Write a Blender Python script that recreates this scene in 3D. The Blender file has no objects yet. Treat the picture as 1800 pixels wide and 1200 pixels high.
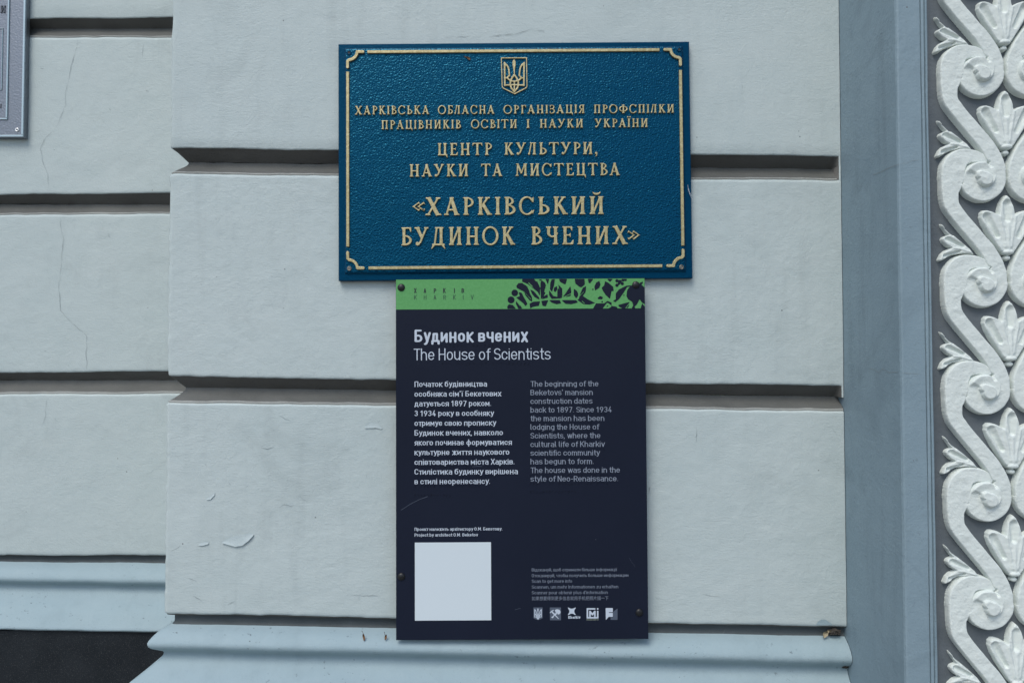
import bpy, math, random
import numpy as np
from mathutils import Matrix, Vector

SC = bpy.context.scene
COL = SC.collection
R = math.radians
random.seed(4)
RNG = np.random.default_rng(7)

# ------------------------------------------------------------------ camera, sky, sun, exposure
D, F, EYE = 1.342, 1342.0, 1.60           # metres to the pilaster face, focal length in photo pixels, eye height
TILT = math.atan(40 / F)
cam_d = bpy.data.cameras.new('camera'); cam_d.sensor_width = 36; cam_d.lens = 36 * F / 1800
cam_d.clip_start = 0.02; cam_d.clip_end = 500
cam = bpy.data.objects.new('camera', cam_d); COL.objects.link(cam)
cam.location = (0, -D, EYE); cam.rotation_euler = (math.pi / 2 + TILT, 0, 0)
SC.camera = cam

SUN_EL, SUN_AZ = 53, -26                  # degrees; azimuth seen from the wall, negative = from the left
world = bpy.data.worlds.new('World'); SC.world = world; world.use_nodes = True
wn = world.node_tree.nodes; wl = world.node_tree.links
sky = wn.new('ShaderNodeTexSky'); sky.sky_type = 'NISHITA'; sky.sun_disc = False
sky.sun_elevation = R(SUN_EL); sky.sun_rotation = R(180 - SUN_AZ)
sky.air_density = 1.1; sky.dust_density = 1.6; sky.ozone_density = 2.0
wl.new(sky.outputs[0], wn['Background'].inputs[0]); wn['Background'].inputs[1].default_value = 0.13
sun_d = bpy.data.lights.new('sun', 'SUN'); sun_d.energy = 1.45; sun_d.angle = R(30); sun_d.color = (1.0, 0.97, 0.90)
sun = bpy.data.objects.new('sun', sun_d); COL.objects.link(sun); sun.location = (-2, -4, 6)
sdir = Vector((math.sin(R(SUN_AZ)) * math.cos(R(SUN_EL)), -math.cos(R(SUN_AZ)) * math.cos(R(SUN_EL)), math.sin(R(SUN_EL))))
sun.rotation_euler = sdir.to_track_quat('Z', 'Y').to_euler()
SC.view_settings.view_transform = 'Standard'; SC.view_settings.look = 'None'
SC.view_settings.gamma = 1; SC.view_settings.use_curve_mapping = False
SC.view_settings.exposure = 0.30
SC.render.film_transparent = False


def W(px, py, Y=0.0):
    """world point at depth Y that a photo pixel measures"""
    u = (np.asarray(px, float) - 900) / F; v = -(np.asarray(py, float) - 600) / F
    dy = math.cos(TILT) - v * math.sin(TILT); dz = math.sin(TILT) + v * math.cos(TILT)
    s = (np.asarray(Y, float) + D) / dy
    return np.stack(np.broadcast_arrays(u * s, np.asarray(Y, float), EYE + dz * s), -1)


# ------------------------------------------------------------------ noise
def _h(ix, iy, seed):
    n = (ix.astype(np.int64) * 374761393 + iy.astype(np.int64) * 668265263 + seed * 974711) & 0x7fffffff
    n = ((n ^ (n >> 13)) * 1274126177) & 0x7fffffff
    return ((n ^ (n >> 16)) & 0xffff) / 65535.0 * 2 - 1


def noise(x, y, seed=0):
    x = np.asarray(x, float); y = np.asarray(y, float)
    ix = np.floor(x); iy = np.floor(y); fx = x - ix; fy = y - iy
    fx = fx * fx * (3 - 2 * fx); fy = fy * fy * (3 - 2 * fy)
    a = _h(ix, iy, seed); b = _h(ix + 1, iy, seed); c = _h(ix, iy + 1, seed); d = _h(ix + 1, iy + 1, seed)
    return (a * (1 - fx) + b * fx) * (1 - fy) + (c * (1 - fx) + d * fx) * fy


def fbm(x, y, seed=0, oct=4):
    s = 0; a = 1.0; t = 0
    for k in range(oct):
        s = s + a * noise(np.asarray(x) * 2 ** k, np.asarray(y) * 2 ** k, seed + k * 17); t += a; a *= 0.5
    return s / t


# ------------------------------------------------------------------ materials
def mat(name, col, rough=0.6, metal=0.0, spec=0.5):
    m = bpy.data.materials.new(name); m.use_nodes = True
    b = m.node_tree.nodes['Principled BSDF']
    b.inputs['Base Color'].default_value = (*col, 1); b.inputs['Roughness'].default_value = rough
    b.inputs['Metallic'].default_value = metal; b.inputs['Specular IOR Level'].default_value = spec
    return m


class NT:
    """small helper to wire nodes"""
    def __init__(s, m):
        s.m = m; s.n = m.node_tree.nodes; s.l = m.node_tree.links; s.b = s.n['Principled BSDF']
        s.co = s.n.new('ShaderNodeTexCoord').outputs['Object']

    def map(s, scale, rot=(0, 0, 0)):
        k = s.n.new('ShaderNodeMapping'); k.inputs['Scale'].default_value = scale; k.inputs['Rotation'].default_value = rot
        s.l.new(s.co, k.inputs[0]); return k.outputs[0]

    def noise(s, scale, detail=3, rough=0.55, vec=None, dist=0.0):
        k = s.n.new('ShaderNodeTexNoise'); k.inputs['Scale'].default_value = scale; k.inputs['Detail'].default_value = detail
        k.inputs['Roughness'].default_value = rough; k.inputs['Distortion'].default_value = dist
        s.l.new(vec if vec is not None else s.co, k.inputs['Vector']); return k.outputs['Fac']

    def voro(s, scale, vec=None, feature='F1', rand=1.0):
        k = s.n.new('ShaderNodeTexVoronoi'); k.feature = feature; k.inputs['Scale'].default_value = scale
        k.inputs['Randomness'].default_value = rand
        s.l.new(vec if vec is not None else s.co, k.inputs['Vector']); return k.outputs['Distance']

    def ramp(s, fac, a, b, ca=0.0, cb=1.0):
        k = s.n.new('ShaderNodeMapRange'); s.l.new(fac, k.inputs[0])
        for i, v in enumerate((a, b, ca, cb)): k.inputs[i + 1].default_value = v
        return k.outputs[0]

    def math(s, op, a, b):
        k = s.n.new('ShaderNodeMath'); k.operation = op
        for i, v in enumerate((a, b)):
            if isinstance(v, (int, float)): k.inputs[i].default_value = v
            else: s.l.new(v, k.inputs[i])
        return k.outputs[0]

    def mix(s, fac, a, b):
        k = s.n.new('ShaderNodeMix'); k.data_type = 'RGBA'; s.l.new(fac, k.inputs[0])
        for i, v in ((6, a), (7, b)):
            if isinstance(v, tuple): k.inputs[i].default_value = (*v, 1)
            else: s.l.new(v, k.inputs[i])
        return k.outputs[2]

    def color(s, c): s.l.new(c, s.b.inputs['Base Color'])
    def rough(s, c): s.l.new(c, s.b.inputs['Roughness'])

    def bump(s, h, dist, strength=1.0, prev=None):
        k = s.n.new('ShaderNodeBump'); k.inputs['Distance'].default_value = dist; k.inputs['Strength'].default_value = strength
        s.l.new(h, k.inputs['Height'])
        if prev is not None: s.l.new(prev, k.inputs['Normal'])
        return k.outputs[0]

    def normal(s, n): s.l.new(n, s.b.inputs['Normal'])


def plaster(name, c1, c2, speck=(0.12, 0.13, 0.13), b1=0.0011, b2=0.0008, rough=0.62, speck_on=True, stain=0.0, chips=0.0, layers=0.00005):
    """old brushed paint: patchy tone, faint run-down streaks, pits, brush strokes and lumps"""
    m = mat(name, c1, rough, spec=0.35); t = NT(m)
    big = t.noise(2.6, 5, 0.62, None, 0.4)
    mid = t.noise(15, 4, 0.65, t.map((1, 1, 2.0)))
    f = t.math('ADD', t.math('MULTIPLY', big, 0.62), t.math('MULTIPLY', mid, 0.38))
    c = t.mix(t.ramp(f, 0.36, 0.64), c1, c2)
    if stain:                                          # grey dust and rain runs that have soaked into the paint
        run = t.noise(34, 4, 0.6, t.map((1, 1, 0.10)), 0.3)
        blot = t.noise(6.5, 5, 0.7, None, 1.2)
        k = t.math('ADD', t.math('MULTIPLY', t.ramp(run, 0.5, 0.75), t.ramp(t.noise(3.3, 3), 0.42, 0.62)), t.math('MULTIPLY', t.ramp(blot, 0.52, 0.72), 0.8))
        c = t.mix(t.math('MULTIPLY', k, stain), c, tuple(x * 0.62 for x in c1))
    if chips:                                          # small knocks where the undercoat shows
        k = t.math('MULTIPLY', t.ramp(t.noise(85, 4, 0.7, t.map((1, 1, 1.8))), 0.63, 0.665), t.ramp(t.noise(9, 3), 0.45, 0.6))
        c = t.mix(t.math('MULTIPLY', k, chips), c, (0.10, 0.12, 0.13))
    if speck_on:
        v = t.voro(30)
        sz = t.noise(11, 2)
        k = t.math('MULTIPLY', t.ramp(v, 0.045, 0.03), t.ramp(sz, 0.57, 0.63))
        c = t.mix(k, c, speck)
    t.color(c)
    stroke = t.noise(55, 4, 0.65, t.map((1, 1, 5.0)), 0.8)
    patch = t.ramp(t.noise(5, 3), 0.42, 0.6)
    lump = t.noise(120, 3, 0.6)
    fine = t.noise(330, 3, 0.6)
    n = t.bump(t.math('MULTIPLY', stroke, t.ramp(t.noise(7, 3), 0.35, 0.62, 0.25, 1.0)), b1 * 0.48)
    n = t.bump(t.math('MULTIPLY', lump, t.ramp(patch, 0, 1, 0.35, 1.0)), b2, 1, n)
    n = t.bump(fine, b2 * 0.5, 1, n)
    n = t.bump(t.ramp(t.noise(24, 4, 0.6, None, 1.5), 0.5, 0.54), layers, 1, n)      # edges of older paint layers
    t.normal(n)
    return m


M = {}
M['wall'] = plaster('pale_plaster', (0.455, 0.526, 0.518), (0.505, 0.568, 0.555), stain=0.26, layers=0.0001, b2=0.00065)
M['plinth'] = plaster('blue_grey_plinth_paint', (0.28, 0.372, 0.405), (0.315, 0.406, 0.434), b1=0.0006, b2=0.0008, stain=0.2, chips=0.85)
M['jamb'] = plaster('blue_grey_jamb_paint', (0.205, 0.28, 0.32), (0.24, 0.32, 0.36), b1=0.0005, b2=0.0010, stain=0.45, chips=0.3)
M['relief'] = plaster('white_relief_paint', (0.65, 0.70, 0.66), (0.70, 0.745, 0.70), (0.35, 0.33, 0.3), b1=0.0006, b2=0.0010, rough=0.85, layers=0.00002, stain=0.22, chips=0.25)
M['relief_ground'] = plaster('grey_relief_ground', (0.09, 0.105, 0.115), (0.14, 0.158, 0.17), b1=0.0004)  # toned below its blue-grey paint, so gap shade is partly in the colour
M['groove_dark'] = plaster('dark_groove_plaster', (0.085, 0.083, 0.075), (0.12, 0.118, 0.108), b1=0.0008, speck_on=False)  # grime on the soffits; also the dark tone of the groove ends
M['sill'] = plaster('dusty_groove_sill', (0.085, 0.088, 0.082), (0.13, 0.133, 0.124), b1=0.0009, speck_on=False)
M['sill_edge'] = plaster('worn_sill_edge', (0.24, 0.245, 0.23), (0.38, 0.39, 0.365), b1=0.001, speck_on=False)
M['neck'] = plaster('dark_neck_paint', (0.045, 0.056, 0.060), (0.08, 0.096, 0.102), b1=0.0008, speck_on=False)  # neck slot coloured darker than the plinth below it
M['crack'] = mat('crack_dark', (0.235, 0.27, 0.275), 0.9)
M['flake'] = plaster('lifted_paint', (0.445, 0.518, 0.52), (0.48, 0.55, 0.548), speck_on=False, b1=0.0004)

m = mat('dark_granite', (0.02, 0.023, 0.026), 0.5, spec=0.18); t = NT(m)
g = t.voro(260); g2 = t.noise(500, 2)
g3 = t.noise(900, 2)
t.color(t.mix(t.math('MULTIPLY', t.ramp(g3, 0.60, 0.72), t.ramp(g2, 0.35, 0.6)), t.mix(t.ramp(t.noise(14, 3), 0.35, 0.65), (0.012, 0.0155, 0.019), (0.018, 0.022, 0.026)), (0.13, 0.135, 0.135))); t.normal(t.bump(g2, 0.0003))
M['granite'] = m

m = mat('blue_hammered_enamel', (0.001, 0.03, 0.075), 0.27, 0.0, 1.0); t = NT(m)
h = t.voro(350, None, 'SMOOTH_F1'); h2 = t.noise(520, 2, 0.5)
t.color(t.mix(t.ramp(t.noise(4, 3), 0.3, 0.7), (0.0003, 0.0155, 0.046), (0.0004, 0.0195, 0.057)))
t.b.inputs['Specular Tint'].default_value = (0.05, 0.55, 0.85, 1)
t.normal(t.bump(h2, 0.00030, 1, t.bump(h, 0.00092)))
M['enamel'] = m
m = mat('blue_rim_enamel', (0.0005, 0.024, 0.066), 0.35, 0.0, 0.5); t = NT(m)
t.b.inputs['Specular Tint'].default_value = (0.05, 0.55, 0.85, 1)
t.normal(t.bump(t.noise(300, 2, 0.5), 0.0005)); M['enamel_rim'] = m
m = mat('aged_gold_paint', (0.47, 0.40, 0.22), 0.42, 0.55, 0.5); t = NT(m)
t.color(t.mix(t.ramp(t.noise(240, 4, 0.7), 0.38, 0.68), (0.40, 0.325, 0.155), (0.62, 0.53, 0.30)))
t.normal(t.bump(t.noise(700, 3), 0.00025)); M['gold'] = m
m = mat('hammered_silver', (0.215, 0.235, 0.265), 0.42, 0.7, 0.4); t = NT(m)
t.normal(t.bump(t.noise(230, 2, 0.5), 0.0007)); M['silver'] = m
M['silver_rim'] = mat('polished_silver_rim', (0.42, 0.50, 0.52), 0.32, 0.7)
M['silver_text'] = mat('dark_cast_letters', (0.10, 0.11, 0.125), 0.45, 0.5)
m = mat('dark_navy_print', (0.0115, 0.0165, 0.033), 0.55, spec=0.16); t = NT(m)
sp = t.ramp(t.voro(75), 0.055, 0.03); so = t.ramp(t.noise(23, 2), 0.6, 0.66)
t.color(t.mix(t.math('MULTIPLY', sp, so), t.mix(t.ramp(t.noise(3.5, 4), 0.3, 0.7), (0.0072, 0.0108, 0.0235), (0.0095, 0.0135, 0.0285)), (0.10, 0.11, 0.13)))
t.normal(t.bump(t.noise(420, 3), 0.00012)); M['navy'] = m
m = mat('green_print', (0.085, 0.33, 0.12), 0.55, spec=0.2); t = NT(m)
t.color(t.mix(t.ramp(t.noise(260, 3), 0.35, 0.7), (0.105, 0.325, 0.108), (0.125, 0.365, 0.128))); M['green'] = m
M['ink'] = mat('white_ink', (0.52, 0.58, 0.66), 0.6)
M['ink_dim'] = mat('grey_ink', (0.235, 0.27, 0.335), 0.6)
M['ink_faint'] = mat('faint_grey_ink', (0.19, 0.22, 0.28), 0.6)
M['ink_slate'] = mat('slate_ink', (0.075, 0.095, 0.135), 0.6)
M['ink_olive'] = mat('olive_ink', (0.20, 0.23, 0.19), 0.6)
M['ink_dark'] = mat('dark_print', (0.010, 0.020, 0.022), 0.6)
M['ink_green'] = mat('dark_green_print', (0.025, 0.085, 0.045), 0.6)
M['patch'] = mat('pale_label', (0.63, 0.70, 0.73), 0.5)
M['braille'] = mat('dark_braille', (0.0012, 0.0014, 0.003), 0.6, spec=0.1)
M['cap'] = mat('black_plastic', (0.006, 0.006, 0.007), 0.42)
m = mat('worn_screw', (0.20, 0.19, 0.16), 0.45, 0.8); M['screw'] = m
M['bright_screw'] = mat('bright_screw', (0.8, 0.8, 0.78), 0.3, 0.6)
M['hole'] = mat('screw_recess', (0.03, 0.025, 0.022), 0.7)
M['leaf'] = mat('dry_leaf', (0.36, 0.30, 0.19), 0.7)
M['dirt'] = mat('dark_dirt', (0.055, 0.047, 0.040), 0.95)
M['husk'] = mat('brown_husk', (0.17, 0.085, 0.035), 0.7)
M['web'] = mat('pale_web', (0.7, 0.75, 0.78), 0.6)
m = mat('asphalt', (0.05, 0.05, 0.05), 0.9); t = NT(m)
t.color(t.mix(t.noise(300, 3), (0.035, 0.035, 0.036), (0.075, 0.074, 0.072))); M['asphalt'] = m
m = mat('paving', (0.26, 0.255, 0.245), 0.85); t = NT(m)
t.color(t.mix(t.noise(9, 4), (0.22, 0.215, 0.205), (0.30, 0.295, 0.28))); M['paving'] = m


# ------------------------------------------------------------------ object helpers
def thing(name, label, cat, loc=(0, 0, 0), rot=0.0, group=None):
    o = bpy.data.objects.new(name, None); COL.objects.link(o); o.empty_display_size = 0.1
    o.location = loc; o.rotation_euler = (0, rot, 0)
    o['label'] = label; o['category'] = cat
    if group: o['group'] = group
    return o


def link(name, me, mats, parent=None, loc=(0, 0, 0), world=False):
    o = bpy.data.objects.new(name, me); COL.objects.link(o)
    if not me.materials:
        for k in (mats if isinstance(mats, (list, tuple)) else [mats]): me.materials.append(k)
    o.location = loc
    if parent is not None:
        o.parent = parent
    return o


def mesh(name, v, f, smooth=False, mi=None):
    me = bpy.data.meshes.new(name)
    me.from_pydata([tuple(map(float, p)) for p in v], [], [tuple(map(int, q)) for q in f])
    if smooth: me.polygons.foreach_set('use_smooth', [True] * len(me.polygons))
    if mi is not None: me.polygons.foreach_set('material_index', np.asarray(mi, np.int32))
    me.update(); return me


def grid_faces(ni, nj):
    i, j = np.meshgrid(np.arange(ni - 1), np.arange(nj - 1), indexing='ij')
    a = i * nj + j
    return np.stack([a, a + 1, a + nj + 1, a + nj], -1).reshape(-1, 4)


def flip_mesh(f): return f[:, ::-1]


def box(x0, x1, y0, y1, z0, z1, bev=0.0):
    """a box as v, f; the front (low y) edges are chamfered by bev"""
    b = bev
    v = [(x0, y1, z0), (x1, y1, z0), (x1, y1, z1), (x0, y1, z1),
         (x0, y0 + b, z0), (x1, y0 + b, z0), (x1, y0 + b, z1), (x0, y0 + b, z1)]
    f = [(3, 2, 1, 0), (0, 1, 5, 4), (1, 2, 6, 5), (2, 3, 7, 6), (3, 0, 4, 7)]
    if b:
        v += [(x0 + b, y0, z0 + b), (x1 - b, y0, z0 + b), (x1 - b, y0, z1 - b), (x0 + b, y0, z1 - b)]
        f += [(4, 5, 9, 8), (5, 6, 10, 9), (6, 7, 11, 10), (7, 4, 8, 11), (8, 9, 10, 11)]
    else:
        f += [(4, 5, 6, 7)]
    return v, f


def join(parts):
    V, Fs = [], []
    for v, f in parts:
        n = len(V); V += list(v); Fs += [tuple(i + n for i in q) for q in f]
    return V, Fs


def dome(cx, cz, r, y0, h, nr=6, ns=20):
    """button lying on y0, bulging to -y"""
    v = [(cx, y0 - h, cz)]; f = []
    for i in range(1, nr + 1):
        a = i / nr * math.pi / 2
        for j in range(ns):
            b = 2 * math.pi * j / ns
            v.append((cx + r * math.sin(a) * math.cos(b), y0 - h * math.cos(a), cz + r * math.sin(a) * math.sin(b)))
    for j in range(ns): f.append((0, 1 + j, 1 + (j + 1) % ns))
    for i in range(nr - 1):
        for j in range(ns):
            a = 1 + i * ns + j; b = 1 + i * ns + (j + 1) % ns
            f.append((a, a + ns, b + ns, b))
    return v, f


def ring(cx, cz, r0, r1, y0, h, ns=20):
    v = []; f = []
    prof = [(r1, 0), (r1 * 0.96, h), (r0 * 1.1, h), (r0, -h * 0.2)]
    for j in range(ns):
        b = 2 * math.pi * j / ns
        for r, hh in prof: v.append((cx + r * math.cos(b), y0 - hh, cz + r * math.sin(b)))
    for j in range(ns):
        for k in range(3):
            a = j * 4 + k; b = ((j + 1) % ns) * 4 + k
            f.append((a, a + 1, b + 1, b))
    return v, f


# ------------------------------------------------------------------ signed-distance drawing
def d_seg(X, Y, x0, y0, x1, y1):
    dx, dy = x1 - x0, y1 - y0; L = dx * dx + dy * dy + 1e-12
    t = np.clip(((X - x0) * dx + (Y - y0) * dy) / L, 0, 1)
    return np.hypot(X - x0 - t * dx, Y - y0 - t * dy), t


def d_caps(X, Y, x0, y0, x1, y1, w0, w1=None):
    w1 = w0 if w1 is None else w1
    d, t = d_seg(X, Y, x0, y0, x1, y1)
    return d - (w0 + (w1 - w0) * t) / 2


def d_line(X, Y, pts, w):
    d = np.full(X.shape, 9e9)
    for (a, b), (c, e) in zip(pts[:-1], pts[1:]): d = np.minimum(d, d_seg(X, Y, a, b, c, e)[0])
    return d - w / 2


def d_poly(X, Y, pts):
    n = len(pts); d = np.full(X.shape, 9e9); ins = np.zeros(X.shape, bool)
    for i in range(n):
        x0, y0 = pts[i]; x1, y1 = pts[(i + 1) % n]
        d = np.minimum(d, d_seg(X, Y, x0, y0, x1, y1)[0])
        if y0 != y1:
            c = ((y0 > Y) != (y1 > Y)) & (X < (x1 - x0) * (Y - y0) / (y1 - y0) + x0)
            ins ^= c
    return np.where(ins, -d, d)


def d_ell(X, Y, cx, cy, rx, ry):
    k = np.hypot((X - cx) / rx, (Y - cy) / ry); g = np.hypot((X - cx) / rx ** 2, (Y - cy) / ry ** 2) + 1e-9
    return k * (k - 1) / g


def d_ring(X, Y, cx, cy, rx, ry, tx, ty):
    return np.maximum(d_ell(X, Y, cx, cy, rx, ry), -d_ell(X, Y, cx, cy, rx - tx, ry - ty))


def union(*a):
    r = a[0]
    for k in a[1:]: r = np.minimum(r, k)
    return r


def contours(V, xs, ys):
    """closed loops of the region V<0 by marching squares"""
    V = np.where(V == 0, 1e-9, V); V = V.copy()
    V[0, :] = np.abs(V[0, :]); V[-1, :] = np.abs(V[-1, :]); V[:, 0] = np.abs(V[:, 0]); V[:, -1] = np.abs(V[:, -1])
    ins = V < 0
    code = ins[:-1, :-1] * 1 + ins[:-1, 1:] * 2 + ins[1:, 1:] * 4 + ins[1:, :-1] * 8
    T = {1: [(3, 0)], 2: [(0, 1)], 3: [(3, 1)], 4: [(1, 2)], 5: [(3, 2), (1, 0)], 6: [(0, 2)], 7: [(3, 2)],
         8: [(2, 3)], 9: [(2, 0)], 10: [(0, 3), (2, 1)], 11: [(2, 1)], 12: [(1, 3)], 13: [(1, 0)], 14: [(0, 3)]}

    def key(j, i, e):
        return {0: ('h', j, i), 1: ('v', j, i + 1), 2: ('h', j + 1, i), 3: ('v', j, i)}[e]

    def pt(k):
        c, j, i = k
        if c == 'h':
            a, b = V[j, i], V[j, i + 1]; t = a / (a - b); return (xs[i] + t * (xs[i + 1] - xs[i]), ys[j])
        a, b = V[j, i], V[j + 1, i]; t = a / (a - b); return (xs[i], ys[j] + t * (ys[j + 1] - ys[j]))
    nxt = {}
    for j, i in zip(*np.nonzero((code > 0) & (code < 15))):
        for a, b in T[int(code[j, i])]: nxt[key(j, i, a)] = key(j, i, b)
    loops = []
    while nxt:
        s, k = nxt.popitem(); lp = [s]
        while k != s and k in nxt:
            lp.append(k); k = nxt.pop(k)
        p = []
        for k in lp:                                  # no doubled points
            w = pt(k)
            if not p or abs(w[0] - p[-1][0]) + abs(w[1] - p[-1][1]) > 0.02 * abs(xs[1] - xs[0]): p.append(w)
        if len(p) > 1 and abs(p[0][0] - p[-1][0]) + abs(p[0][1] - p[-1][1]) < 0.02 * abs(xs[1] - xs[0]): p.pop()
        q = []
        for n in range(len(p)):                       # drop points on straight runs
            a, b, c = p[n - 1], p[n], p[(n + 1) % len(p)]
            cr = abs((b[0] - a[0]) * (c[1] - b[1]) - (b[1] - a[1]) * (c[0] - b[0]))
            if cr > 1e-6 * (abs(xs[1] - xs[0]) / 0.03) ** 2: q.append(b)
        if len(q) > 2: loops.append(q)
    return loops


def loops_mesh(loops, extrude=0.0, bevel=0.0):
    """fills loops (holes too) through a 2D curve; returns v (x, y, z) and f, z towards the viewer"""
    cu = bpy.data.curves.new('tmp', 'CURVE'); cu.dimensions = '2D'
    cu.fill_mode = 'BOTH' if extrude else 'FRONT'
    cu.extrude = extrude
    if bevel: cu.bevel_depth = bevel; cu.bevel_resolution = 1; cu.offset = -bevel
    for lp in loops:
        s = cu.splines.new('POLY'); s.points.add(len(lp) - 1)
        for k, (x, y) in enumerate(lp): s.points[k].co = (x, y, 0, 1)
        s.use_cyclic_u = True
    ob = bpy.data.objects.new('tmp', cu); COL.objects.link(ob)
    dg = bpy.context.evaluated_depsgraph_get()
    me = bpy.data.meshes.new_from_object(ob.evaluated_get(dg))
    v = np.array([q.co[:] for q in me.vertices]).reshape(-1, 3); f = [tuple(p.vertices) for p in me.polygons]
    bpy.data.objects.remove(ob); bpy.data.curves.remove(cu); bpy.data.meshes.remove(me)
    return v, f


# ------------------------------------------------------------------ serif capitals of the cast plaque (cap height 1)
def serif_sdf(ch, X, Y):
    def S(x0, y0, x1, y1, w0, w1=None):
        w1 = w0 if w1 is None else w1
        dx, dy = x1 - x0, y1 - y0; L = math.hypot(dx, dy); nx, ny = -dy / L, dx / L
        return d_poly(X, Y, [(x0 + nx * w0 / 2, y0 + ny * w0 / 2), (x1 + nx * w1 / 2, y1 + ny * w1 / 2),
                             (x1 - nx * w1 / 2, y1 - ny * w1 / 2), (x0 - nx * w0 / 2, y0 - ny * w0 / 2)])

    def sf(x, y, w=0.30):                              # slab serif with soft bracket
        s = 1 if y < 0.5 else -1
        return d_poly(X, Y, [(x - w / 2, y), (x + w / 2, y), (x + w / 2 - .01, y + s * .055), (x + .09, y + s * .085),
                             (x - .09, y + s * .085), (x - w / 2 + .01, y + s * .055)])

    def stem(x, top=True, bot=True, w=.165):
        a = [d_poly(X, Y, [(x - w / 2 - .015, 0), (x + w / 2 + .015, 0), (x + w / 2 - .008, .5), (x + w / 2 + .008, 1), (x - w / 2 - .008, 1), (x - w / 2 + .008, .5)])]
        if top: a.append(sf(x, 1))
        if bot: a.append(sf(x, 0))
        return union(*a)

    def right(d, x): return np.maximum(d, x - X)
    def left(d, x): return np.maximum(d, X - x)
    bowl_lo = lambda x: right(d_ring(X, Y, x, .285, .40, .285, .15, .085), x)
    if ch == 'І': return stem(.16), .32
    if ch == 'Ї': return union(stem(.16), d_ell(X, Y, .05, 1.19, .085, .085), d_ell(X, Y, .29, 1.19, .085, .085)), .34
    if ch == 'Х': return union(S(.18, 1, .66, 0, .19, .21), S(.68, 1, .14, 0, .10), sf(.17, 1, .30), sf(.67, 1, .26), sf(.14, 0, .28), sf(.69, 0, .32)), .84
    if ch == 'А': return union(S(.39, .97, .13, 0, .10), S(.37, 1, .66, 0, .17, .2), S(.2, .3, .6, .3, .085), sf(.13, 0, .26), sf(.67, 0, .30), S(.30, .97, .52, .97, .06)), .82
    if ch == 'Р': return union(stem(.2), right(d_ring(X, Y, .24, .72, .36, .28, .13, .075), .2)), .62
    if ch == 'К': return union(stem(.2), S(.25, .46, .56, .95, .10), sf(.56, 1, .28), S(.34, .58, .64, .02, .16, .2), sf(.66, 0, .28)), .80
    if ch == 'В': return union(stem(.2), right(d_ring(X, Y, .24, .765, .31, .235, .13, .07), .2), right(d_ring(X, Y, .24, .28, .40, .28, .15, .08), .2)), .66
    if ch == 'С':
        r = d_ring(X, Y, .44, .5, .42, .525, .14, .085)
        cut = d_poly(X, Y, [(.62, .74), (1.2, .98), (1.2, .1), (.62, .26)])
        return union(np.maximum(r, -cut), d_poly(X, Y, [(.70, .70), (.78, .70), (.80, .98), (.76, .98), (.66, .86)]), d_poly(X, Y, [(.68, .16), (.80, .27), (.82, .25), (.74, .03)])), .84
    if ch == 'Ь': return union(stem(.2), bowl_lo(.24)), .66
    if ch == 'О': return d_ring(X, Y, .47, .5, .46, .525, .145, .09), .94
    if ch == 'Б': return union(stem(.2), bowl_lo(.24), S(.1, .962, .58, .962, .076), d_poly(X, Y, [(.5, 1), (.62, 1), (.60, .74), (.55, .76), (.48, .94)])), .66
    if ch == 'Л': return union(stem(.50), S(.28, 1, .10, .06, .10), d_ell(X, Y, .09, .075, .085, .08), S(.16, .962, .56, .962, .076)), .70
    if ch == 'Н': return union(stem(.19), stem(.63), S(.2, .47, .62, .47, .09)), .82
    if ch == 'Г': return union(stem(.2), S(.1, .962, .56, .962, .076), d_poly(X, Y, [(.47, 1), (.6, 1), (.6, .70), (.55, .72), (.46, .94)])), .60
    if ch == 'З':
        a = right(d_ring(X, Y, .24, .75, .29, .255, .13, .075), .14); b = right(d_ring(X, Y, .22, .28, .36, .30, .14, .085), .06)
        return union(a, b, d_poly(X, Y, [(.02, .98), (.07, .98), (.16, .92), (.13, .70), (.07, .70)]), d_poly(X, Y, [(.0, .08), (.05, .30), (.1, .30), (.15, .05)])), .60
    if ch == 'Ц': return union(stem(.19, bot=False), stem(.61, bot=False), S(.06, .04, .76, .04, .08), d_poly(X, Y, [(.66, .08), (.79, .08), (.80, -.19), (.76, -.20), (.66, 0)])), .82
    if ch == 'Я': return union(stem(.50), left(d_ring(X, Y, .44, .72, .36, .28, .13, .075), .5), S(.36, .5, .13, .03, .12), sf(.12, 0, .24)), .70
    if ch == 'П': return union(stem(.19), stem(.61), S(.1, .962, .7, .962, .076)), .80
    if ch == 'Ф': return union(stem(.49), d_ring(X, Y, .49, .5, .46, .34, .15, .085)), .98
    if ch in 'ИЙ':
        a = union(stem(.19), stem(.63), S(.23, .06, .59, .94, .10))
        if ch == 'Й': a = union(a, np.maximum(d_ell(X, Y, .41, 1.27, .21, .19), -d_ell(X, Y, .41, 1.36, .23, .17)))
        return a, .82
    if ch == 'У': return union(S(.15, 1, .42, .40, .19, .15), S(.67, 1, .30, .12, .105, .11), d_ell(X, Y, .17, .09, .11, .10), S(.17, .045, .29, .10, .09), sf(.15, 1, .32), sf(.66, 1, .26)), .80
    if ch == 'Т': return union(stem(.40, top=False), S(.02, .962, .78, .962, .076), d_poly(X, Y, [(.0, .78), (.05, 1), (.16, 1), (.14, .94), (.05, .77)]), d_poly(X, Y, [(.80, .78), (.75, 1), (.64, 1), (.66, .94), (.75, .77)])), .80
    if ch == 'Е': return union(stem(.2), S(.1, .962, .56, .962, .076), S(.1, .038, .60, .038, .076), S(.2, .52, .46, .52, .07), d_poly(X, Y, [(.47, 1), (.59, 1), (.585, .76), (.545, .77), (.46, .94)]), d_poly(X, Y, [(.49, 0), (.63, 0), (.66, .26), (.615, .26), (.48, .06)]), d_poly(X, Y, [(.42, .55), (.47, .64), (.5, .64), (.5, .40), (.47, .40), (.42, .49)])), .68
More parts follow.
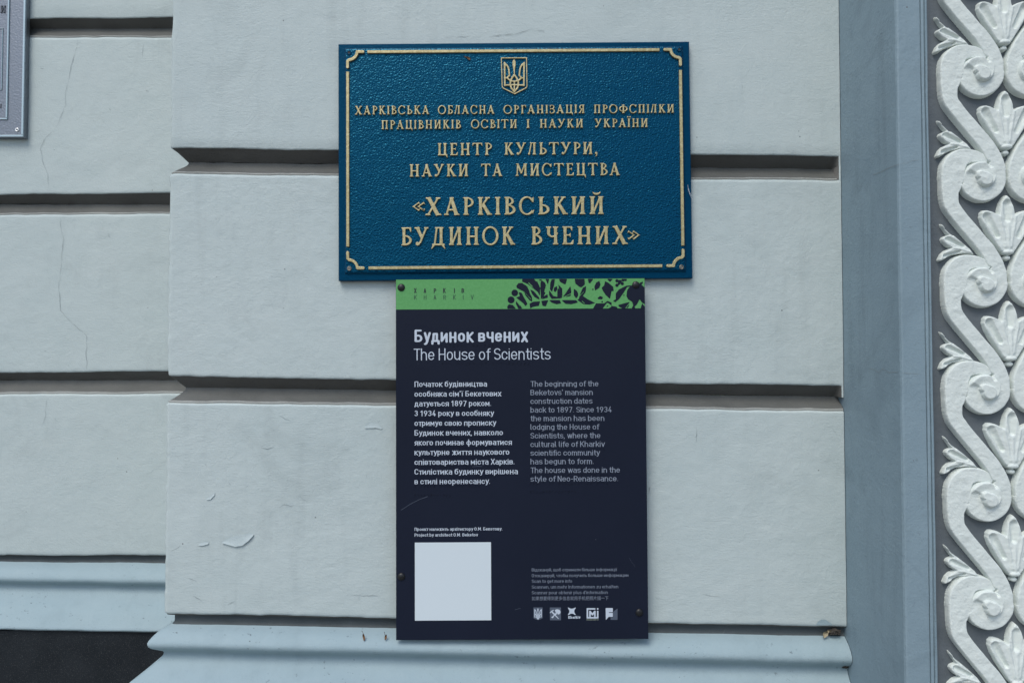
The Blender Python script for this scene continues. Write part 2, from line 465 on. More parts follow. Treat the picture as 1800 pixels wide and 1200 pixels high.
    if ch == 'Д': return union(stem(.56, bot=False), S(.32, 1, .2, .05, .105), S(.22, .962, .66, .962, .076), S(.06, .035, .76, .035, .085), d_poly(X, Y, [(.1, .07), (.0, -.2), (.05, -.2), (.22, 0)]), d_poly(X, Y, [(.7, .07), (.80, -.2), (.75, -.2), (.58, 0)])), .82
    if ch == 'М': return union(S(.17, 1, .13, 0, .11), stem(.78, w=.17), S(.16, 1, .47, .2, .16), S(.74, 1, .46, .2, .10), sf(.13, 0, .26), d_poly(X, Y, [(.04, 1), (.24, 1), (.24, .93), (.04, .95)])), .98
    if ch == 'Ч': return union(stem(.56), stem(.19, bot=False) * 0 + S(.19, 1, .19, .66, .165, .16), sf(.19, 1), np.maximum(d_ring(X, Y, .40, .66, .29, .26, .15, .085), Y - .66)), .74
    if ch == 'Ы': return union(stem(.2), right(d_ring(X, Y, .24, .285, .34, .285, .14, .085), .24), stem(.78)), .98
    if ch == ',': return union(d_ell(X, Y, .11, .09, .10, .095), d_poly(X, Y, [(.12, .10), (.21, .09), (.19, -.08), (.06, -.22), (.05, -.18), (.12, -.06)])), .24
    if ch in '«»':
        XX = X if ch == '«' else .62 - X
        a = None
        for o in (0, .25):
            p = union(*[d_poly(XX, Y, [(o + .02, .5), (o + .10, .5), (o + .38, .5 + s * .20), (o + .33, .5 + s * .26)]) for s in (1, -1)],
                      *[d_poly(XX, Y, [(o + .34, .5 + s * .27), (o + .40, .5 + s * .10), (o + .33, .5 + s * .16), (o + .28, .5 + s * .19)]) for s in (1, -1)],
                      d_poly(XX, Y, [(o, .5), (o + .14, .57), (o + .14, .43)]))
            a = p if a is None else union(a, p)
        return a, .62
    raise KeyError(ch)


# ------------------------------------------------------------------ plain sans letters of the printed panel (skeleton strokes)
def arc(cx, cy, rx, ry, a0, a1, n=9):
    return [(cx + rx * math.cos(R(a0 + (a1 - a0) * k / n)), cy + ry * math.sin(R(a0 + (a1 - a0) * k / n))) for k in range(n + 1)]


LATIN = str.maketrans('АВЕІКМНОРСТХасеіоорхуї', 'ABEIKMHOPCTXaceiooрxyї')


KV = 1.28                                        # horizontals are this much thinner than stems


def sans(ch, w):
    h = w / 2; x = .73; Wd = .58; hv = h / KV
    l, r, b, t, T, Dn = h, Wd - h, hv, x - hv, 1 - hv, -.24 + hv
    m = (l + r) / 2; q = (r - l) / 2; ym = (b + t) / 2

    def st(l, b, r, t):
        q = (r - l) / 2; ry = min(q * 1.1, (t - b) / 2); c = (l + r) / 2
        return arc(c, t - ry, q, ry, 0, 180) + arc(c, b + ry, q, ry, 180, 360) + [(r, t - ry)]
    ry = min(q * 1.1, (t - b) / 2)
    c_ = arc(m, t - ry, q, ry, 15, 180) + arc(m, b + ry, q, ry, 180, 345)
    dot = lambda X, Y: [(X, Y), (X + .001, Y)]
    ch = ch.translate(LATIN)
    A = Wd + .11                                    # advance
    if ch == 'o': return [st(l, b, r, t)], A
    if ch == 'c': return [c_], A - .03
    if ch == 'e': return [[(l, ym), (r, ym)] + arc(m, t - ry, q, ry, 0, 180) + arc(m, b + ry, q, ry, 180, 330)], A
    if ch == 'є': return [c_, [(l, ym), (r - .1, ym)]], A - .03
    if ch == 'a': return [[(r, 0), (r, t - .16)] + arc(m, t - .16, q, .16, 0, 100) + [(l + .04, t)], [(r, .42), (l + .15, .42)] + arc(l + .15, (.42 + b) / 2, .15, (.42 - b) / 2, 90, 270) + [(r, b)]], A - .02
    if ch == 'b': return [[(l, 0), (l, 1)], st(l, b, r, t)], A
    if ch == 'd': return [[(r, 0), (r, 1)], st(l, b, r, t)], A
    if ch == 'p' or ch == 'р': return [[(l, -.24), (l, x)], st(l, b, r, t)], A
    if ch == 'q': return [[(r, -.24), (r, x)], st(l, b, r, t)], A
    if ch == 'g': return [st(l, b, r, t), [(r, x), (r, Dn + .16)] + arc(m, Dn + .16, q, .16, 0, -110)], A
    if ch == 'h': return [[(l, 0), (l, 1)], arc(m, t - ry, q, ry, 180, 0) + [(r, 0)]], A
    if ch == 'n': return [[(l, 0), (l, x)], arc(m, t - ry, q, ry, 180, 0) + [(r, 0)]], A
    if ch == 'u': return [[(r, 0), (r, x)], [(l, x)] + arc(m, b + ry, q, ry, 180, 360)], A
    if ch == 'm':
        k = (.84 - w) / 4
        return [[(l, 0), (l, x)], arc(l + k, t - k, k, k, 180, 0) + [(l + 2 * k, 0)], arc(l + 3 * k, t - k, k, k, 180, 0) + [(l + 4 * k, 0)]], .95
    if ch == 'r': return [[(l, 0), (l, x)], arc(l + .2, t - .2, .2, .2, 180, 80)], .42
    if ch == 'f': return [[(.17, 0), (.17, T - .15)] + arc(.32, T - .15, .15, .15, 180, 90) + [(.38, T)], [(.03, t), (.36, t)]], .42
    if ch == 't': return [[(.17, .95), (.17, b + .14)] + arc(.31, b + .14, .14, .14, 180, 270) + [(.36, b)], [(.03, t), (.36, t)]], .43
    if ch == 'i': return [[(h, 0), (h, x)], dot(h, .95)], w + .12
    if ch == 'ї': return [[(.16, 0), (.16, x)], dot(.04, .95), dot(.28, .95)], .38
    if ch == 'j': return [[(h + .04, x), (h + .04, Dn + .05)] + arc(h - .06, Dn + .06, .1, .06, 0, -80, 4), dot(h + .04, .95)], w + .17
    if ch == 'l': return [[(h, 1), (h, b + .13)] + arc(h + .13, b + .13, .13, .13, 180, 270)], .33
    if ch == 'k': return [[(l, 0), (l, 1)], [(l, .26), (r, x)], [(.24, .42), (r + .01, 0)]], A - .06
    if ch == 's':
        k = (t - b) / 4
        return [arc(m, t - k, q, k, 25, 90, 4) + arc(m, t - k, q, k, 90, 260, 8) + arc(m, b + k, q, k, 80, -90, 8) + arc(m, b + k, q, k, -90, -155, 4)], A - .04
    if ch == 'v': return [[(l, x), (m, 0), (r, x)]], A - .1
    if ch == 'w': return [[(l, x), (.25, 0), (.43, x), (.61, 0), (.86 - l, x)]], .90
    if ch == 'x': return [[(l, x), (r, 0)], [(r, x), (l, 0)]], A - .08
    if ch == 'y': return [[(l, x), (m, .03)], [(r, x), (m - .08, -.12), (m - .15, Dn), (l, Dn)]], A - .1
    if ch == 'z': return [[(l, t), (r, t), (l, b), (r, b)]], A - .05
    if ch == 'б': return [st(l, b, r, t), [(l, ym), (l, .70)] + arc(m + .02, .72, q, T - .74, 180, 90) + [(r, T + .01)]], A
    if ch == 'в': return [[(l, b), (l, t), (r - .13, t)] + arc(r - .15, (t + ym) / 2, .13, (t - ym) / 2, 90, -90) + [(l, ym)], [(r - .13, ym)] + arc(r - .14, (b + ym) / 2, .14, (ym - b) / 2, 90, -90) + [(l, b)]], A - .02
    if ch == 'г': return [[(l, 0), (l, t), (.42, t)]], .46
    if ch == 'д': return [[(l + .07, b), (.2, t), (r - .03, t), (r - .03, b)], [(h, -.15), (h, b), (Wd + .02, b), (Wd + .02, -.15)]], A + .06
    if ch == 'ж': return [[(.4, 0), (.4, x)], [(l, x), (.4, ym), (l, 0)], [(.8 - l, x), (.4, ym), (.8 - l, 0)]], .86
    if ch == 'з': return [arc(m - .03, (t + ym) / 2, q - .03, (t - ym) / 2, 150, -90), arc(m - .03, (b + ym) / 2, q, (ym - b) / 2, 90, -150)], A - .06
    if ch in 'ий': return [[(l, x), (l, b), (r, t), (r, 0)]] + ([arc(m, 1.0, .15, .12, 190, 350)] if ch == 'й' else []), A
    if ch == 'к': return [[(l, 0), (l, x)], [(l, ym - .05), (r, x)], [(.2, ym - .01), (r + .01, 0)]], A - .06
    if ch == 'л': return [[(0, b), (.08, b + .03), (.14, .3), (.16, t), (r, t), (r, 0)]], A
    if ch == 'м': return [[(l, 0), (l, x - .02), (.34, .2), (.68 - l, x - .02), (.68 - l, 0)]], .80
    if ch == 'н': return [[(l, 0), (l, x)], [(r, 0), (r, x)], [(l, ym), (r, ym)]], A
    if ch == 'п': return [[(l, 0), (l, t), (r, t), (r, 0)]], A
    if ch == 'т': return [[(.25, 0), (.25, t)], [(.02, t), (.48, t)]], .54
    if ch == 'ф': return [[(.4, -.24), (.4, 1)], st(l, b, .8 - l, t)], .90
    if ch == 'ц': return [[(l, x), (l, b), (r, b), (r, x)], [(r, b), (r + .1, b), (r + .1, -.14)]], A + .06
    if ch == 'ч': return [[(l, x), (l, .5)] + arc(l + .16, .48, .16, .16, 180, 270, 5) + [(r, .32)], [(r, 0), (r, x)]], A - .02
    if ch in 'шщ': return [[(l, x), (l, b), (.8 - l, b), (.8 - l, x)], [(.4, b), (.4, x)]] + ([[(.8 - l, b), (.9 - l, b), (.9 - l, -.14)]] if ch == 'щ' else []), .90 + (.06 if ch == 'щ' else 0)
    if ch in 'ьы':
        p = [[(l, x), (l, b), (r - .16, b)] + arc(r - .16, (b + .43) / 2, .16, (.43 - b) / 2, -90, 90) + [(l, .43)]]
        if ch == 'ы': p.append([(r + .15, 0), (r + .15, x)])
        return p, A + (.15 if ch == 'ы' else -.03)
    if ch == 'ю': return [[(l, 0), (l, x)], [(l, ym), (.26, ym)], st(.28, b, .82 - l, t)], .92
    if ch == 'я': return [[(r, 0), (r, t), (l + .16, t)] + arc(l + .16, (t + .30) / 2, .16, (t - .30) / 2, 90, 270) + [(r, .30)], [(m, .30), (l, 0)]], A - .02
    # capitals and figures
    U = .64; R_ = U - h; M_ = (l + R_) / 2; Q = (R_ - l) / 2; Y2 = .5; V = U + .12
    C_ = arc(M_, T - Q, Q, Q, 20, 180) + arc(M_, b + Q, Q, Q, 180, 340)
    if ch == 'A': return [[(l, 0), (M_, 1), (R_, 0)], [(.16, .28), (U - .16, .28)]], V - .06
    if ch == 'B' or ch == 'Б':
        lo = [(l, .52), (R_ - .2, .52)] + arc(R_ - .21, (b + .52) / 2, .21, (.52 - b) / 2, 90, -90) + [(l, b)]
        if ch == 'Б': return [[(R_ - .05, T), (l, T), (l, b)], lo], V - .02
        return [[(l, b), (l, T), (R_ - .2, T)] + arc(R_ - .22, (T + .52) / 2, .2, (T - .52) / 2, 90, -90) + [(l, .52)], lo], V
    if ch == 'C': return [C_], V - .03
    if ch == 'E': return [[(R_ - .06, T), (l, T), (l, b), (R_ - .06, b)], [(l, .52), (R_ - .1, .52)]], V - .08
    if ch == 'F': return [[(R_ - .06, T), (l, T), (l, 0)], [(l, .5), (R_ - .1, .5)]], V - .1
    if ch == 'H': return [[(l, 0), (l, 1)], [(R_, 0), (R_, 1)], [(l, .5), (R_, .5)]], V
    if ch == 'I': return [[(h, 0), (h, 1)]], w + .13
    if ch == 'K': return [[(l, 0), (l, 1)], [(l, .36), (R_, 1)], [(.25, .58), (R_ + .01, 0)]], V - .05
    if ch == 'M': return [[(l, 0), (l, .98), (.38, .3), (.76 - l, .98), (.76 - l, 0)]], .88
    if ch == 'N': return [[(l, 0), (l, 1), (R_, 0), (R_, 1)]], V
    if ch == 'O': return [st(l, b, R_, T)], V
    if ch == 'П': return [[(l, 0), (l, T), (R_, T), (R_, 0)]], V
    if ch == 'P' or ch == 'R':
        p = [[(l, 0), (l, T), (R_ - .24, T)] + arc(R_ - .24, (T + .46) / 2, .24, (T - .46) / 2, 90, -90) + [(l, .46)]]
        if ch == 'R': p.append([(M_, .46), (R_, 0)])
        return p, V - .04
    if ch == 'S':
        k = (T - b) / 4
        return [arc(M_, T - k, Q, k, 25, 90, 4) + arc(M_, T - k, Q, k, 90, 260, 8) + arc(M_, b + k, Q, k, 80, -90, 8) + arc(M_, b + k, Q, k, -90, -155, 4)], V - .05
    if ch == 'T': return [[(.29, 0), (.29, T)], [(0, T), (.58, T)]], .64
    if ch == 'V': return [[(l - .02, 1), (M_, 0), (R_ + .02, 1)]], V - .06
    if ch == 'X': return [[(l, 1), (R_, 0)], [(R_, 1), (l, 0)]], V - .05
    if ch == 'З' or ch == '3': return [arc(m, (T + .53) / 2, q - .02, (T - .53) / 2, 155, -90), arc(m, (b + .53) / 2, q, (.53 - b) / 2, 90, -155)], A
    if ch == '1': return [[(.08, .74), (.28, .97), (.28, 0)]], A - .12
    if ch == '4': return [[(.36, 1), (l, .25), (r + .04, .25)], [(.38, .5), (.38, 0)]], A
    if ch == '7': return [[(l, T), (r, T), (.2, 0)]], A - .02
    if ch == '8': return [st(l + .03, .53, r - .03, T), st(l, b, r, .53)], A
    if ch == '9': return [st(l, .42, r, T), [(r, .7), (r - .05, .45), (.22, 0)]], A
    if ch == '.': return [dot(h, h)], w + .12
    if ch == ',': return [[(h + .02, h), (h - .03, -.13)]], w + .12
    if ch == "'": return [[(h, 1), (h, .8)]], w + .1
    if ch == '-': return [[(.04, .42), (.36, .42)]], .46
    raise KeyError(ch)


_glyphs = {}


def glyph(ch, style, w=0.0, depth=0.0, bevel=0.0):
    k = (ch, style, w, depth)
    if k not in _glyphs:
        if style == 'serif':
            n = .02; xs = np.arange(-.14, 1.16, n); ys = np.arange(-.28, 1.42, n)
            X, Y = np.meshgrid(xs, ys); d, adv = serif_sdf(ch, X, Y)
        else:
            st, adv = sans(ch, w)
            n = .04; xs = np.arange(-.2, 1.16, n); ys = np.arange(-.4, 1.2, n)
            X, Y = np.meshgrid(xs, ys); d = union(*[d_line(X, Y * KV, [(a, b * KV) for a, b in p], w) for p in st])
        v, f = loops_mesh(contours(d, xs, ys), depth, bevel)
        _glyphs[k] = (v, f, adv)
    return _glyphs[k]


def word(txt, style, x0, x1, z, cap, y, w=0.16, track=0.0, space=0.30, depth=0.0, bevel=0.0, slope=0.0):
    """vertices and faces of a word laid from x0 to x1 on baseline z in its sign's own plane"""
    pen = 0.0; items = []
    for i, ch in enumerate(txt):
        if ch == ' ': pen += space; continue
        v, f, a = glyph(ch, style, w, depth, bevel)
        items.append((v, f, pen)); pen += a + track
    lo = min(p + v[:, 0].min() for v, f, p in items); hi = max(p + v[:, 0].max() for v, f, p in items)
    sx = (x1 - x0) / (hi - lo)
    V, Fs = [], []
    for v, f, p in items:
        n = len(V); xx = x0 + (v[:, 0] + p - lo) * sx
        V += list(zip(xx, y - v[:, 2] * cap, z + v[:, 1] * cap + (xx - x0) * slope)); Fs += [tuple(i + n for i in q) for q in f]
    return V, Fs


# ------------------------------------------------------------------ ground
def flat(name, x0, x1, y0, y1, z, m, kind='structure'):
    v = [(x0, y0, z), (x1, y0, z), (x1, y1, z), (x0, y1, z)]
    o = link(name, mesh(name, v, [(0, 1, 2, 3)]), m); o['kind'] = kind; return o


flat('ground', -150, 150, -150, 60, -0.13, M['asphalt'])
pv, pf = box(-40, 40, -3.2, 1.2, -0.12, 0.0)
o = link('pavement', mesh('pavement', pv, pf), M['paving']); o['kind'] = 'structure'

# ------------------------------------------------------------------ rusticated masonry
XL, XR = -0.607, 0.582
CHIPS = []


def band(name, parent, prof, xl, xr, yf, mats, xa, xb, step=0.0032, ret=None, clampR=None, seed=0, wav=0.0021, rough=0.0008):
    """sweeps a moulding profile along a front face at depth yf. prof: rows (outward m, photo y at xa, photo y at xb, material)"""
    o_ = np.array([p[0] for p in prof]); mi_ = [p[3] for p in prof]
    zA = np.array([W(xa, p[1], yf - p[0])[2] for p in prof]); zB = np.array([W(xb, p[2], yf - p[0])[2] for p in prof])
    XA = W(xa, 640, yf)[0]; XB = W(xb, 640, yf)[0]
    rr = 0.007
    n = max(2, int((xr - xl) / step)); tx = np.linspace(0, 1, n)
    rows = []
    for o, a, b in zip(o_, zA, zB):
        pts = []
        x0 = xl - (o if ret else 0)
        if ret:
            for Y in np.linspace(ret, yf - o + rr, 8)[:-1]: pts.append((x0, Y))
            for ang in (0, 22.5, 45, 67.5): pts.append((x0 + rr - rr * math.cos(R(ang)), yf - o + rr - rr * math.sin(R(ang))))
            x0 += rr
        xs = x0 + tx * (xr - x0)
        if clampR:
            xs = np.concatenate([xs[xs < xr - clampR - .004], [xr - clampR, xr - clampR + .002, xr]]) if False else xs
        for X in xs:
            oo = o
            if clampR and X > xr - clampR: oo = max(o, -0.0005)
            pts.append((X, yf - oo))
        p = np.array(pts)
        z = a + (b - a) * (np.clip(p[:, 0], xl, None) - XA) / (XB - XA)
        rows.append(np.stack([p[:, 0], p[:, 1], z], -1))
    G = np.array(rows)                                   # ni x nj x 3
    # wavy, hand-worked surface and edges
    s = G[..., 0] + G[..., 1] * 1.7
    edge = np.array([1.0 if o > -0.012 else 0.5 for o in o_])[:, None]
    row = np.array([p[4] if len(p) > 4 else 0.0 for p in prof])[:, None] + np.arange(len(prof))[:, None] * 0.013
    G[..., 2] += wav * edge * fbm(s * 9, row * 6 + 0 * s, seed) + 0.5 * wav * fbm(s * 46, row * 9 + 0 * s, seed + 3, 3)
    G[..., 1] += rough * fbm(s * 14, G[..., 2] * 14, seed + 5) + 0.45 * rough * fbm(s * 70, G[..., 2] * 110, seed + 9, 3)
    if ret: G[..., 0] += 0.0013 * fbm(G[..., 2] * 55, G[..., 1] * 20, seed + 13) * 1.5 * (G[..., 0] < xl + 0.02)
    ni, nj = G.shape[:2]
    f = grid_faces(ni, nj)
    mi = np.repeat(np.array(mi_[:-1]), nj - 1)
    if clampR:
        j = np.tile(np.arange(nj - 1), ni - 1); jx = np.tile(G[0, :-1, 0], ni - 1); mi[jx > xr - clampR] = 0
        jr = np.tile(G[0, 1:, 0], ni - 1); mi[(jx <= xr - clampR) & (jr > xr - clampR) & (np.repeat(o_[:-1], nj - 1) < -.003)] = 1  # end face of each groove takes the dark groove material
    f = f if prof[0][1] < prof[-1][1] else f[:, ::-1]
    # profile runs downwards, path runs rightwards: face outward
    me = mesh(name, G.reshape(-1, 3), f[:, ::-1], True, mi)
    return link(name, me, mats, parent)


def course(top, bot, k=24):
    """top = (inner, edge) photo y pairs at the two ends of the groove above; bot = (edge, inner) of the groove below"""
    P = []
    d = 0.0225
    lerp = lambda a, b, t: (a[0] + (b[0] - a[0]) * t, a[1] + (b[1] - a[1]) * t)
    if top:
        (i0, e0) = top
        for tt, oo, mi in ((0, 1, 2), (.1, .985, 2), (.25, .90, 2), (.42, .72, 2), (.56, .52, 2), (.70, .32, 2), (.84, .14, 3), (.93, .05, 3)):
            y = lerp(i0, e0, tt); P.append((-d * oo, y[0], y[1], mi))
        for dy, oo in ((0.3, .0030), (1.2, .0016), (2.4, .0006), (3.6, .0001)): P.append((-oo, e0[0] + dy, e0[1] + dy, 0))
        s = (e0[0] + 5, e0[1] + 5)
    else: s = (-900, -900)
    e1, i1 = bot
    e = (e1[0] - 3.0, e1[1] - 3.0)
    for q in range(k + 1):
        y = lerp(s, e, q / k); P.append((0.0, y[0], y[1], 0))
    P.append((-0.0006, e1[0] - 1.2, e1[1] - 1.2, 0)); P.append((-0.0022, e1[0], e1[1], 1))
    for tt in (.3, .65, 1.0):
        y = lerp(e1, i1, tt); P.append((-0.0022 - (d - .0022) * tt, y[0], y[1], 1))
    return P


WM = [M['wall'], M['groove_dark'], M['sill'], M['sill_edge']]
pil = thing('pilaster', 'projecting rusticated pale grey pilaster that carries the blue plaque and navy panel, peeling paint', 'pilaster', (0, 0, 0))
g1 = ((261, 274), (285.5, 297.5), (305, 317.5))          # soffit edge, innermost line, sill edge at x=300 and x=1475
g2 = ((661, 678), (680, 697), (707, 722))
gb = ((1078, 1100), (1083, 1105))
kw = dict(xl=XL, xr=XR, yf=0.0, mats=WM, xa=300, xb=1475, ret=0.40)
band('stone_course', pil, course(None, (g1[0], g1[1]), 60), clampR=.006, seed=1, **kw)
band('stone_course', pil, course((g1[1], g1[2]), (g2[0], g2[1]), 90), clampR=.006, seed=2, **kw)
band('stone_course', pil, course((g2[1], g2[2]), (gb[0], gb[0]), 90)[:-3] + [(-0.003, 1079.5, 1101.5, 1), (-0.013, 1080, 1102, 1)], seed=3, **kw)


def plinth_profile(f):
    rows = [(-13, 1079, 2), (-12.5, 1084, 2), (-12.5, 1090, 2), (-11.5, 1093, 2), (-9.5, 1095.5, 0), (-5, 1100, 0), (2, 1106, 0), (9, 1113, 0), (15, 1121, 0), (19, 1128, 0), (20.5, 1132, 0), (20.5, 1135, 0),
            (19.5, 1138, 0), (16, 1140.5, 0), (8, 1142.5, 0), (2, 1144.5, 0), (0.5, 1148, 0), (2, 1153, 0), (7, 1161, 0), (14, 1171, 0), (22, 1181, 0), (30, 1191, 0), (39, 1201, 0), (46, 1213, 0), (53, 1226, 0), (60, 1238, 0), (64, 1244, 0), (64, 1247, 0), (55, 1248.5, 0)]
    return [(o / 1000, *f(o, y), mi) for o, y, mi in rows]


PM = [M['plinth'], M['groove_dark'], M['neck']]
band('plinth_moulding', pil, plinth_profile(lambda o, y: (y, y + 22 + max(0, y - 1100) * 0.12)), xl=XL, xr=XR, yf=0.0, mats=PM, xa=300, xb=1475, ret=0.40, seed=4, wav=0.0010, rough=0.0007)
zt = W(300, 1247, -.06)[2]
v, f = box(XL - .058, XR, -.058, .40, 0.0, zt - .002)
link('granite_base', mesh('granite_base', v, f), M['granite'], pil)

# the wall set back at the left
YW = 0.40
wall = thing('wall', 'recessed pale grey rusticated wall with long thin cracks beside the pilaster', 'wall', (0, YW, 0))


def k77(y): return 637 + (y - 637) * D / (D + YW)


a1 = ((34.5, 30.5), (51.5, 50.5), (66.5, 65.5)); a2 = ((342.5, 339.5), (359, 360), (377, 375)); a3 = ((655, 652), (668, 668), (692, 692)); ab = ((975, 975), (978, 978))
kw = dict(xl=-3.2, xr=XL + .06, yf=YW, mats=WM, xa=0, xb=290, ret=None)


def loc_to(parent):
    """bring meshes built in world space under a moved parent"""
    for ch in parent.children: ch.location = tuple(-c for c in parent.location)


kw['step'] = 0.005
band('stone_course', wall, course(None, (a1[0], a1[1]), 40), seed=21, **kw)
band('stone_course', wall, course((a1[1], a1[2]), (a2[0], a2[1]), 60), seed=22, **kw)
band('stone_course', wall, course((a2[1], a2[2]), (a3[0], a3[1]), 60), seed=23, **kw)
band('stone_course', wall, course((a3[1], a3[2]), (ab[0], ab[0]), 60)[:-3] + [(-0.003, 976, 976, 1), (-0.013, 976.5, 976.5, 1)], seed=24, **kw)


def fl(o, y):
    q = k77(y) + (976 - k77(1079)) * max(0, (1247 - y) / 168)
    return (q - 2.5, q + (2.5 if y > 1100 else 0))


band('plinth_moulding', wall, plinth_profile(fl), xl=-3.2, xr=XL + .06, yf=YW, mats=PM, xa=0, xb=290, seed=25, wav=0.0014, rough=0.0008, step=.005)
zt = W(300, k77(1247), YW - .06)[2]
v, f = box(-3.2, XL - .02, YW - .056, YW + .3, 0.0, zt - .002)
link('granite_base', mesh('granite_base', v, f), M['granite'], wall)
v, f = box(-3.2, XL + .02, YW + .03, YW + .3, 0.3, 3.4)
link('wall_core', mesh('wall_core', v, f), M['wall'], wall)
v, f = box(XL + .03, XR, .03, YW + .3, 0.3, 3.4)
link('pilaster_core', mesh('pilaster_core', v, f), M['wall'], pil)


# ------------------------------------------------------------------ cracks and lifted paint
def ribbon(name, parent, pts, w, yf, m, wob=1.2, lift=0.0009, seed=0):
    P = np.array(pts, float); L = np.concatenate([[0], np.cumsum(np.hypot(*np.diff(P, axis=0).T))])
    n = max(4, int(L[-1] / 3)); s = np.linspace(0, L[-1], n)
    x = np.interp(s, L, P[:, 0]) + wob * noise(s / 7, s * 0, seed); y = np.interp(s, L, P[:, 1]) + wob * noise(s / 6, s * 0 + 5, seed)
    c = W(x, y, yf); t = np.gradient(c, axis=0); t /= np.linalg.norm(t, axis=1)[:, None] + 1e-9
    nrm = np.stack([-t[:, 2], 0 * s, t[:, 0]], -1)
    ww = w * (0.55 + 0.45 * noise(s / 9, s * 0, seed + 2)) * np.minimum(1, np.minimum(s, L[-1] - s) / 12 + .25)
    a = c + nrm * ww[:, None] / 2; b = c - nrm * ww[:, None] / 2
    a[:, 1] -= lift; b[:, 1] -= lift
    V = np.concatenate([a, b]); k = np.arange(n - 1)
    f = np.stack([k, k + 1, k + 1 + n, k + n], -1)
    return link(name, mesh(name, V, f), m, parent)


crk = [([(137, 68), (133, 93), (127, 110), (122, 140), (116, 163), (116, 184), (105, 210), (100, 224), (89, 236), (77, 247), (72, 259), (75, 280), (84, 306), (85, 322), (84, 338)], .0008),
       ([(106, 378), (107, 395), (109, 408), (112, 420), (108, 455), (104, 500), (107, 545), (119, 560), (135, 575), (147, 584), (153, 592), (152, 620), (153, 651)], .0008),
       ([(84, 699), (80.5, 720), (79.5, 732), (72.5, 752)], .0008), ([(254, 75), (251, 90), (251, 103)], .0006),
       ([(60, 240), (66, 232), (75, 228)], .0008)]
for i, (p, w) in enumerate(crk): ribbon('crack', wall, p, w, YW, M['crack'], 1.0, .0012, i)
for i, p in enumerate([[(191, 410), (193, 417)], [(120, 641), (122, 644)], [(97, 734), (98, 738)], [(256, 158), (262, 161)], [(72, 120), (77, 121)], [(193, 192), (195, 194)]]):
    ribbon('crack', wall, p, .0028, YW, M['crack'], .5, .0012, 40 + i)
pc = [([(858, 66), (880, 62), (905, 61), (930, 53), (958, 55)], .0009), ([(780, 66), (800, 65), (822, 66)], .0008), ([(1224, 748), (1224, 777)], .0010), ([(361, 815), (363, 819)], .003),
      ([(402, 846), (406, 853)], .0008), ([(460, 786), (470, 789), (483, 785)], .0010), ([(600, 791), (610, 789), (614, 787)], .0009), ([(537, 836), (540, 838), (550, 837)], .0009),
      ([(362, 878), (371, 876), (376, 868), (379, 866)], .0010), ([(527, 871), (537, 880), (544, 880)], .0009), ([(492, 891), (500, 885), (512, 889), (524, 885)], .0009),
      ([(346, 959), (367, 955)], .0012), ([(300, 968), (310, 964), (318, 958)], .0009), ([(340, 1046), (355, 1055)], .0010), ([(400, 1062), (415, 1054)], .0011),
      ([(614, 1043), (626, 1046), (650, 1046), (668, 1046)], .0009), ([(630, 1046), (631, 1054)], .0006), ([(1110, 792), (1108, 803)], .001), ([(645, 752), (656, 747), (667, 751)], .0012),
      ([(488, 728), (500, 735), (511, 738)], .0009), ([(1462, 752), (1472, 764)], .0009), ([(1236, 1043), (1250, 1046), (1270, 1048)], .0008), ([(330, 1015), (345, 1020)], .0007),
      ([(1275, 1105), (1270, 1112)], .0008), ([(1140, 862), (1142, 855), (1141, 868)], .0010)]
for i, (p, w) in enumerate(pc): ribbon('crack', pil, p, w, 0.0, M['crack'], .7, .0009, 60 + i)
for i in range(26):                                        # hairline marks and pits across the old paint
    x = random.uniform(310, 1470); y = random.choice([random.uniform(5, 255), random.uniform(325, 655), random.uniform(730, 1070)])
    if 585 < x < 1225 and 65 < y < 500 or 690 < x < 1145: continue
    a = random.uniform(-.5, .5); L = random.choice([2, 3, 6, 9])
    ribbon('crack', pil, [(x, y), (x + L * math.cos(a), y + L * math.sin(a))], .0013 if L < 5 else .0007, 0.0, M['crack'], .6, .0009, 200 + i)


def flake(parent, outline, lip, yf, h):
    """paint lifted along its lower lip"""
    n = len(lip); V = []; Fs = []
    for (a, b), (c, d) in zip(outline, lip):
        p = W(a, b, yf); q = W(c, d, yf)
        for t in np.linspace(0, 1, 6):
            z = p + (q - p) * t; z = z.copy(); z[1] = yf - .0009 - h * t ** 2.2; V.append(z)
    for i in range(n - 1):
        for k in range(5): Fs.append((i * 6 + k, i * 6 + k + 1, i * 6 + k + 7, i * 6 + k + 6))
    return link('paint_flake', mesh('paint_flake', V, Fs, True), M['flake'], parent)


flat_chip = [(1434, 1097), (1437, 1092), (1443, 1088), (1451, 1088), (1457, 1092), (1463, 1096.5), (1452, 1098)]
link('paint_chip', mesh('paint_chip', [tuple(W(a, b, 0) + np.array([0, -.0011, 0])) for a, b in flat_chip], [tuple(range(7))]), M['plinth'], pil)
flake(pil, [(391, 952), (400, 946), (412, 942), (424, 939), (436, 937), (446, 938)], [(391, 953), (402, 956.5), (414, 959.8), (427, 957.8), (438, 949), (446, 940)], 0.0, .0017)
flake(pil, [(350, 954), (357, 952), (363, 951), (367, 952)], [(350, 958), (357, 958), (363, 956.5), (367, 955)], 0.0, .0009)
flake(pil, [(640, 748), (652, 742), (664, 744), (674, 752)], [(642, 752), (653, 752), (662, 751.5), (670, 754)], 0.0, .0009)
flake(pil, [(363, 874), (370, 871), (377, 866)], [(364, 878), (371, 877), (378, 869)], 0.0, .0009)

